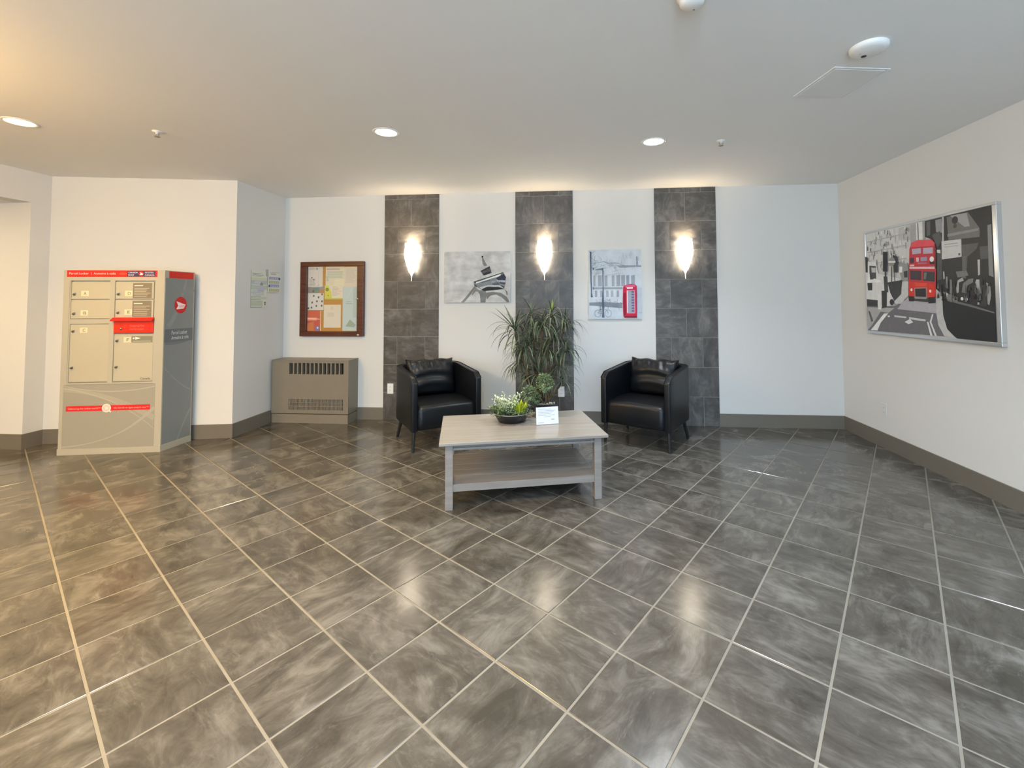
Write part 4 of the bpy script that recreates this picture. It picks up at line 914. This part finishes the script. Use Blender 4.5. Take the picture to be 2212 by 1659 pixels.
def make_chair(label, loc, rz, seed):
    t = thing('armchair', label, 'armchair', loc, rz, 'black leather armchairs')
    o_, i_ = arc_fp(); bm = bmesh.new(); n = len(o_)
    ys = sorted(set([o_[0][1]]))
    # subdivide the straight arms so that the top can slope
    def dens(L):
        out = []
        for k in range(len(L) - 1):
            (xa, ya), (xb, yb) = L[k], L[k + 1]; m_ = 8 if abs(yb - ya) > 0.3 else 1
            for q in range(m_): out.append((xa + (xb - xa) * q / m_, ya + (yb - ya) * q / m_))
        return out + [L[-1]]
    o_, i_ = dens(o_), dens(i_); n = len(o_)
    def ztop(y):
        s = 0.690 + 0.052 * (y + 0.335) / 0.71
        e = y + 0.335
        return s - (0.045 * (1 - min(1, e / 0.05)) ** 2)
    def zbot(y):
        e = 0.375 - y
        return 0.195 + 0.05 * max(0, 1 - e / 0.10) ** 2
    rows = []
    for L in (o_, i_):
        rows.append(([bm.verts.new((x, y, zbot(y))) for x, y in L], [bm.verts.new((x, y, ztop(y))) for x, y in L]))
    for k in range(n - 1):
        bm.faces.new((rows[0][0][k], rows[0][0][k + 1], rows[0][1][k + 1], rows[0][1][k]))
        bm.faces.new((rows[1][0][k + 1], rows[1][0][k], rows[1][1][k], rows[1][1][k + 1]))
        bm.faces.new((rows[0][1][k], rows[0][1][k + 1], rows[1][1][k + 1], rows[1][1][k]))
        bm.faces.new((rows[0][0][k + 1], rows[0][0][k], rows[1][0][k], rows[1][0][k + 1]))
    for k in (0, n - 1): bm.faces.new((rows[0][0][k], rows[0][1][k], rows[1][1][k], rows[1][0][k]))
    s = add_obj('shell', bm, m_leather, t, True, bevel=0.012, segs=3)
    # piping along the arm edge
    bm = bmesh.new(); tube(bm, [(x * 0.992, y, ztop(y) + 0.0005) for x, y in o_], 0.0035, 6); tube(bm, [(x * 1.008, y, ztop(y) + 0.0005) for x, y in i_], 0.0035, 6)
    add_obj('piping', bm, m_leather, s, True)
    # seat
    bm = bmesh.new(); nx, prof = 12, []
    yb, yf = 0.300, -0.322
    for k in range(13):
        q = k / 12; prof.append((yb + (yf + 0.045 - yb) * q, 0.412 + 0.012 * math.sin(math.pi * q) + 0.012 * q))
    for k in range(1, 7):
        th = math.pi / 2 * k / 6; prof.append((yf + 0.045 - 0.045 * math.sin(th), 0.424 - 0.045 * (1 - math.cos(th))))
    prof += [(yf - 0.006, 0.32), (yf - 0.006, 0.25), (yf + 0.004, 0.215), (yf + 0.02, 0.20)]
    prof += [(yb, 0.20)]
    grid = []
    for a_ in range(nx + 1):
        x = -0.291 + 0.582 * a_ / nx; c_ = 1 - abs(2 * a_ / nx - 1) ** 4
        grid.append([bm.verts.new((x, y - (0.008 * c_ if y < -0.25 else 0), z + (0.012 * (c_ - 1) if z > 0.37 else 0))) for y, z in prof])
    for a_ in range(nx):
        for k in range(len(prof)):
            j = (k + 1) % len(prof)
            bm.faces.new((grid[a_][k], grid[a_][j], grid[a_ + 1][j], grid[a_ + 1][k]))
    bm.faces.new(grid[0]); bm.faces.new(grid[-1][::-1])
    add_obj('seat', bm, m_leather, t, True)
    # loose back cushion
    rg = random.Random(seed); bm = bmesh.new(); N = 28
    cw, chh, ct_ = 0.258, 0.185, 0.085
    ph_ = [(rg.uniform(0, 6.28), rg.uniform(14, 26), rg.uniform(0.4, 1.0)) for _ in range(4)]
    fr, bk = [], []
    for iu in range(N + 1):
        rf, rb = [], []
        for iv in range(N + 1):
            U_, V_ = iu / N * 2 - 1, iv / N * 2 - 1
            ed = max(0.0, (1 - abs(U_) ** 3.6)) ** 0.5 * max(0.0, (1 - abs(V_) ** 3.6)) ** 0.5
            pin = 1 - 0.02 * (abs(U_) ** 2) * (1 - abs(V_)) ; pin2 = 1 - 0.05 * (1 - U_ * U_) * (0.6 if V_ > 0 else 0.2)
            wr = sum(math.sin(U_ * f_ + p_ + V_ * 3) * s_ for p_, f_, s_ in ph_) * 0.010 * max(0, V_ - 0.1) + 0.010 * math.sin(V_ * 9 + U_ * U_ * 3 + ph_[0][0]) * ed * (1 - 0.6 * abs(V_))
            x, z = U_ * cw * pin, V_ * chh * pin2 + 0.006 * math.sin(U_ * 9 + ph_[1][0]) * (V_ > 0.8)
            rf.append((x, -ct_ * ed + wr * (ed > 0), z)); rb.append((x, ct_ * 0.8 * ed, z))
        fr.append(rf); bk.append(rb)
    tilt = Matrix.Translation((0.0, 0.215, 0.425 + chh + 0.002 - 0.0)) @ Matrix.Rotation(math.radians(-13), 4, 'X')
    VF = [[bm.verts.new(tilt @ Vector(p)) for p in r_] for r_ in fr]
    VB = [[VF[a_][b_] if (a_ in (0, N) or b_ in (0, N)) else bm.verts.new(tilt @ Vector(bk[a_][b_])) for b_ in range(N + 1)] for a_ in range(N + 1)]
    for a_ in range(N):
        for b_ in range(N):
            bm.faces.new((VF[a_][b_], VF[a_ + 1][b_], VF[a_ + 1][b_ + 1], VF[a_][b_ + 1])); bm.faces.new((VB[a_][b_], VB[a_][b_ + 1], VB[a_ + 1][b_ + 1], VB[a_ + 1][b_]))
    add_obj('back_cushion', bm, m_leather, t, True)
    for sx in (-1, 1):
        for front in (1, 0):
            bm = bmesh.new()
            top_ = (sx * 0.318, -0.283, 0.215) if front else (sx * 0.300, 0.205, 0.24); bot = (sx * 0.326, -0.286, 0.0) if front else (sx * 0.330, 0.285, 0.0)
            tube(bm, [top_, bot], [0.020, 0.013], 12); add_obj('leg', bm, m_blackmetal, t)
    return t
make_chair('black leather armchair left of the coffee table, in front of the left stone strip', (-4.359, -0.706, 0), math.radians(35.8), 3)
make_chair('black leather armchair right of the coffee table, in front of the right stone strip', (-2.217, -0.560, 0), math.radians(-29.5), 8)

# ------------------------------------------------------------------ tall artificial plant
def leaf_mat(name, c1, c2, rough=0.5):
    m, n, l, p = nt(name)
    oi = n.new('ShaderNodeObjectInfo'); ge = n.new('ShaderNodeNewGeometry'); ad = n.new('ShaderNodeMath'); ad.operation = 'ADD'; fr = n.new('ShaderNodeMath'); fr.operation = 'FRACT'
    l.new(oi.outputs['Random'], ad.inputs[0]); l.new(ge.outputs['Random Per Island'], ad.inputs[1]); l.new(ad.outputs[0], fr.inputs[0])
    mx = n.new('ShaderNodeMix'); mx.data_type = 'RGBA'; mx.inputs['A'].default_value = (*c1, 1); mx.inputs['B'].default_value = (*c2, 1)
    l.new(fr.outputs[0], mx.inputs['Factor']); l.new(mx.outputs['Result'], p.inputs['Base Color']); p.inputs['Roughness'].default_value = rough
    return m
m_leaf = leaf_mat('long_leaf', s2l((40, 58, 42)), s2l((98, 112, 84)), 0.42)
m_leafy = leaf_mat('young_leaf', s2l((110, 128, 56)), s2l((168, 180, 84)), 0.45)
m_stem = mat('brown_stem', s2l((84, 70, 50)), 0.8, var=0.3, scale=30, bump=0.5, bscale=50)
m_soil = mat('soil', s2l((58, 46, 34)), 0.95, var=0.4, scale=40, bump=0.6, bscale=80)
m_pot = mat('black_pot', (0.012, 0.012, 0.013), 0.3)
def blade(bm, length, width, droop, curl=0.0, seg=7, M_=None):
    """strap leaf growing along +x, bending down"""
    prev = None; x = z = 0.0; ang = droop[0]; st_ = length / seg
    for k in range(seg + 1):
        t_ = k / seg; w_ = width * (0.55 + 1.3 * t_ if t_ < 0.35 else 1.0) * (1 - max(0, (t_ - 0.35) / 0.65) ** 1.6) * 0.5 + 0.0004
        row = [Vector((x, -w_, z + w_ * 0.35)), Vector((x, 0, z)), Vector((x, w_, z + w_ * 0.35))]
        row = [bm.verts.new(M_ @ v_ if M_ else v_) for v_ in row]
        if prev:
            bm.faces.new((prev[0], row[0], row[1], prev[1])); bm.faces.new((prev[1], row[1], row[2], prev[2]))
        prev = row; ang += (droop[1] - droop[0]) / seg; x += math.cos(ang) * st_; z += math.sin(ang) * st_
PL = thing('dracaena_plant', 'tall plant with long thin arching leaves between the two armchairs', 'plant', (-3.300, -0.620, 0))
bm = bmesh.new(); lathe(bm, [(0.0, 0.0), (0.120, 0.0), (0.150, 0.26), (0.160, 0.27), (0.160, 0.285), (0.145, 0.285), (0.140, 0.255), (0.0, 0.250)], 32); add_obj('pot', bm, m_pot, PL, True)
bm = bmesh.new(); lathe(bm, [(0.141, 0.250), (0.141, 0.262), (0.07, 0.270), (0.0, 0.272)], 24); add_obj('soil', bm, m_soil, PL, True)
variants = []
for (L_, W_, d0, d1) in [(0.36, 0.017, 0.5, -1.35), (0.40, 0.018, 0.9, -1.5), (0.32, 0.016, 0.2, -1.45), (0.38, 0.017, 1.1, -1.0), (0.26, 0.017, 1.25, 0.6), (0.34, 0.016, 0.0, -1.5), (0.20, 0.015, 1.35, 1.0)]:
    bm = bmesh.new(); blade(bm, L_, W_, (d0, d1), seg=9); me = bpy.data.meshes.new('leaf'); bm.to_mesh(me); bm.free(); me.materials.append(m_leaf)
    for p in me.polygons: p.use_smooth = True
    variants.append(me)
yv = []
for src in (variants[4], variants[6]):
    me = src.copy(); me.materials.clear(); me.materials.append(m_leafy); yv.append(me)
# rosette heads: x, y, z relative to the pot, size, number of leaves, share of upright leaves, young centre
heads = [(-0.262, 0.02, 1.110, 1.05, 36, 0.25, 0), (-0.09, 0.06, 1.265, 0.85, 36, 0.18, 0), (0.125, -0.02, 1.280, 0.85, 40, 0.22, 1.6), (0.255, 0.10, 1.180, 0.95, 26, 0.15, 0),
         (0.02, -0.05, 1.160, 0.95, 40, 0.10, 0), (0.15, 0.05, 1.040, 0.95, 38, 0.15, 0), (-0.10, 0.08, 1.000, 0.90, 36, 0.15, 0), (0.00, -0.10, 0.680, 0.95, 36, 0.35, 0),
         (-0.22, 0.06, 0.780, 0.90, 24, 0.15, 0), (0.20, 0.04, 0.760, 0.85, 24, 0.2, 0), (0.06, 0.05, 0.890, 0.9, 40, 0.15, 0), (-0.17, -0.02, 0.920, 0.9, 34, 0.10, 0), (0.27, 0.02, 0.920, 0.85, 26, 0.10, 0), (0.235, -0.02, 0.610, 0.75, 16, 0.35, 0), (-0.13, -0.06, 0.680, 0.75, 20, 0.2, 0)]
rg = random.Random(21); nleaf = 0; rest_bm = bmesh.new()
for hx, hy, hz, sz, cnt, up, young in heads:
    bm = bmesh.new(); tube(bm, [(hx * 0.12, hy * 0.2, 0.26), (hx * 0.45, hy * 0.6, 0.26 + (hz - 0.26) * 0.45), (hx * 0.85, hy * 0.95, 0.26 + (hz - 0.26) * 0.8), (hx, hy, hz + 0.02)], [0.012, 0.010, 0.009, 0.009], 8)
    add_obj('stem', bm, m_stem, PL, True)
    for k in range(cnt):
        az = k * 2.399 + rg.uniform(-0.25, 0.25); q = k / cnt
        isup = q > 1 - up
        if isup: vi = rg.choice((4, 6, 4)) ; tilt_ = rg.uniform(-0.5, 0.25)
        else: vi = rg.choice((0, 1, 2, 3, 5, 0, 2)); tilt_ = rg.uniform(-0.15, 0.25)
        s_ = sz * rg.uniform(0.8, 1.05)
        dz = -0.07 * (1 - q) + 0.02
        if hy + math.sin(az) * 0.36 * s_ + (-0.62) > -0.03 and math.sin(az) > 0.5 and hy > 0.0: s_ *= 0.85
        Mx = Matrix.Translation((hx, hy, hz + dz)) @ Matrix.Rotation(az, 4, 'Z') @ Matrix.Rotation(-tilt_ if not isup else tilt_ * -0.5, 4, 'Y') @ Matrix.Scale(s_, 4)
        nleaf += 1
        if nleaf <= 300:
            me = yv[0 if vi == 4 else 1] if (young and isup and rg.random() < 0.5 * young) else variants[vi]
            o = bpy.data.objects.new('leaf', me); C.objects.link(o); o.parent = PL; o.matrix_local = Mx
        else:
            L_, W_, d0, d1 = [(0.36, 0.017, 0.5, -1.35), (0.40, 0.018, 0.9, -1.5), (0.32, 0.016, 0.2, -1.45), (0.38, 0.017, 1.1, -1.0), (0.26, 0.017, 1.25, 0.6), (0.34, 0.016, 0.0, -1.5), (0.20, 0.015, 1.35, 1.0)][vi]
            blade(rest_bm, L_, W_, (d0, d1), seg=9, M_=Mx)
# two long upright leaves of the left head
for az, tl in ((2.55, 0.85), (2.2, 1.0), (2.8, 0.75)):
    Mx = Matrix.Translation((-0.262, 0.0, 1.12)) @ Matrix.Rotation(az, 4, 'Z') @ Matrix.Rotation(-(tl - 1.25), 4, 'Y') @ Matrix.Scale(1.05, 4)
    blade(rest_bm, 0.34, 0.022, (1.2, 0.95), seg=9, M_=Mx)
if len(rest_bm.verts): o = add_obj('foliage', rest_bm, m_leaf, PL, True); o['kind'] = 'stuff'

# ------------------------------------------------------------------ plants on the table
t = thing('bowl_planter', 'round black bowl with white-tipped and yellow-green artificial plants on the coffee table', 'plant', (-3.440, -1.700, 0.460), math.radians(14.5))
bm = bmesh.new(); lathe(bm, [(0.0, 0.0), (0.098, 0.0), (0.104, 0.006), (0.142, 0.068), (0.145, 0.075), (0.140, 0.075), (0.130, 0.060), (0.0, 0.055)], 40, sy=0.85); add_obj('bowl', bm, m_pot, t, True)
bm = bmesh.new(); tube(bm, [(0.144 * math.cos(2 * math.pi * k / 40), 0.1225 * math.sin(2 * math.pi * k / 40), 0.071) for k in range(41)], 0.0032, 6); add_obj('rim', bm, mat('grey_rim', (0.25, 0.25, 0.22), 0.5), t, True)
def tuft(bm, c, n, L_, W_, spread, d, rg, seg=4):
    for k in range(n):
        Mx = Matrix.Translation(Vector(c) + Vector((rg.gauss(0, 1), rg.gauss(0, 1), 0)) * 0.012) @ Matrix.Rotation(rg.uniform(0, 6.283), 4, 'Z') @ Matrix.Scale(rg.uniform(0.7, 1.1), 4)
        a0 = rg.uniform(*spread); blade(bm, L_, W_, (a0, a0 + d), seg=seg, M_=Mx)
def sprig(bm, bl, c, dirv, L_, rg, n=10, leaf=0.016, lw=0.006):
    d = Vector(dirv).normalized(); p = Vector(c); pts = [p.copy()]
    for k in range(n):
        d = (d + Vector((0, 0, -0.05)) + Vector((rg.uniform(-.08, .08), rg.uniform(-.08, .08), 0))).normalized(); p = p + d * (L_ / n); pts.append(p.copy())
        for q in range(3):
            az = rg.uniform(0, 6.283); Mx = Matrix.Translation(p) @ Matrix.Rotation(az, 4, 'Z'); a0 = rg.uniform(-0.2, 1.0); blade(bl, leaf * rg.uniform(0.7, 1.2), lw, (a0, a0 - 0.4), seg=2, M_=Mx)
    tube(bm, pts, 0.0012, 4)
rg = random.Random(5)
sb, fern, pale, yel = bmesh.new(), bmesh.new(), bmesh.new(), bmesh.new()
for k in range(40):
    az = rg.uniform(0, 6.283); sprig(sb, fern, (0.06 * math.cos(az) - 0.02, 0.05 * math.sin(az), 0.06), (math.cos(az), math.sin(az), rg.uniform(0.5, 1.4)), rg.uniform(0.08, 0.12), rg, 9, 0.024, 0.008)
for az in (2.9, 3.3, 3.6, 4.0, 5.4, 5.7, 6.1, 0.1):
    sprig(sb, fern, (0.10 * math.cos(az), 0.085 * math.sin(az), 0.07), (math.cos(az), math.sin(az), 0.15), 0.075, rg, 8, 0.016, 0.004)
for k in range(46):
    az = rg.uniform(0, 6.283); rr = rg.uniform(0, 0.06); sprig(sb, pale, (rr * math.cos(az) - 0.025, rr * math.sin(az) + 0.015, 0.07), (0.5 * math.cos(az), 0.5 * math.sin(az), 1.3), rg.uniform(0.09, 0.16), rg, 8, 0.020, 0.011)
tuft(yel, (0.062, -0.055, 0.075), 80, 0.105, 0.011, (0.75, 1.5), -0.1, rg)
for nm, b_, m_, lb in (('stems', sb, mat('green_stem', s2l((84, 100, 60)), 0.6), None), ('fern_leaves', fern, leaf_mat('fern', s2l((66, 92, 60)), s2l((128, 148, 104)), 0.5), 'fine green trailing leaves'),
                   ('pale_leaves', pale, leaf_mat('pale_leaf', s2l((160, 178, 136)), s2l((226, 232, 200)), 0.5), 'white-tipped pale leaves'), ('spiky_leaves', yel, leaf_mat('lime_leaf', s2l((130, 150, 20)), s2l((186, 196, 44)), 0.5), 'yellow-green spiky tuft')):
    o = add_obj(nm, b_, m_, t); o['kind'] = 'stuff'
    if lb: o['label'] = lb
t = thing('topiary_planter', 'small topiary with two leafy balls in a black pot behind the table sign', 'plant', (-3.180, -1.500, 0.460), math.radians(14.5))
bm = bmesh.new()
lo = [(-0.085, -0.055), (0.085, -0.055), (0.085, 0.055), (-0.085, 0.055)]; hi = [(x * 1.16, y * 1.16) for x, y in lo]
vv = [[bm.verts.new((x, y, 0)) for x, y in lo], [bm.verts.new((x, y, 0.105)) for x, y in hi], [bm.verts.new((x * 0.92, y * 0.9, 0.105)) for x, y in hi], [bm.verts.new((x * 0.9, y * 0.88, 0.092)) for x, y in hi]]
bm.faces.new(vv[0][::-1]); bm.faces.new(vv[3])
for a_, b_ in zip(vv, vv[1:]):
    for i in range(4): bm.faces.new((a_[i], a_[(i + 1) % 4], b_[(i + 1) % 4], b_[i]))
add_obj('pot', bm, m_pot, t, bevel=0.003)
bm = bmesh.new()
for k in range(70):
    x, y = rg.uniform(-0.078, 0.078), rg.uniform(-0.045, 0.045); bmesh.ops.create_icosphere(bm, subdivisions=1, radius=rg.uniform(0.004, 0.009), matrix=Matrix.Translation((x, y, 0.096)))
o = add_obj('pebbles', bm, mat('pale_pebble', s2l((150, 146, 134)), 0.6, var=0.3, scale=60), t); o['kind'] = 'stuff'
bm = bmesh.new(); tube(bm, [(-0.004, 0, 0.09), (0.0, 0.0, 0.14), (-0.006, 0, 0.20), (-0.010, 0, 0.27)], [0.008, 0.007, 0.006, 0.004], 8); tube(bm, [(0.020, 0.004, 0.09), (0.020, 0.004, 0.16), (0.0, 0, 0.24)], [0.006, 0.005, 0.004], 8)
tube(bm, [(-0.012, 0, 0.09), (-0.045, -0.004, 0.14), (-0.125, -0.010, 0.175)], [0.007, 0.006, 0.004], 8); add_obj('trunk', bm, m_stem, t, True)
m_box = leaf_mat('box_leaf', s2l((66, 90, 58)), s2l((140, 156, 112)), 0.5)
for nm, cc, rr_, cnt in (('foliage_ball', (-0.012, 0, 0.272), 0.076, 560), ('foliage_ball', (-0.140, -0.010, 0.190), 0.064, 400), ('foliage_ball', (-0.085, 0.01, 0.145), 0.040, 180)):
    bm = bmesh.new()
    for k in range(cnt):
        d = Vector((rg.gauss(0, 1), rg.gauss(0, 1), rg.gauss(0, 1))).normalized(); p = Vector(cc) + d * rr_ * rg.uniform(0.62, 0.95)
        Mx = Matrix.Translation(p) @ d.to_track_quat('X', 'Z').to_matrix().to_4x4() @ Matrix.Rotation(rg.uniform(-0.7, 0.7), 4, 'Y') @ Matrix.Rotation(rg.uniform(-0.7, 0.7), 4, 'Z')
        blade(bm, 0.020, 0.013, (0.2, -0.3), seg=2, M_=Mx)
    o = add_obj(nm, bm, m_box, t); o['kind'] = 'stuff'
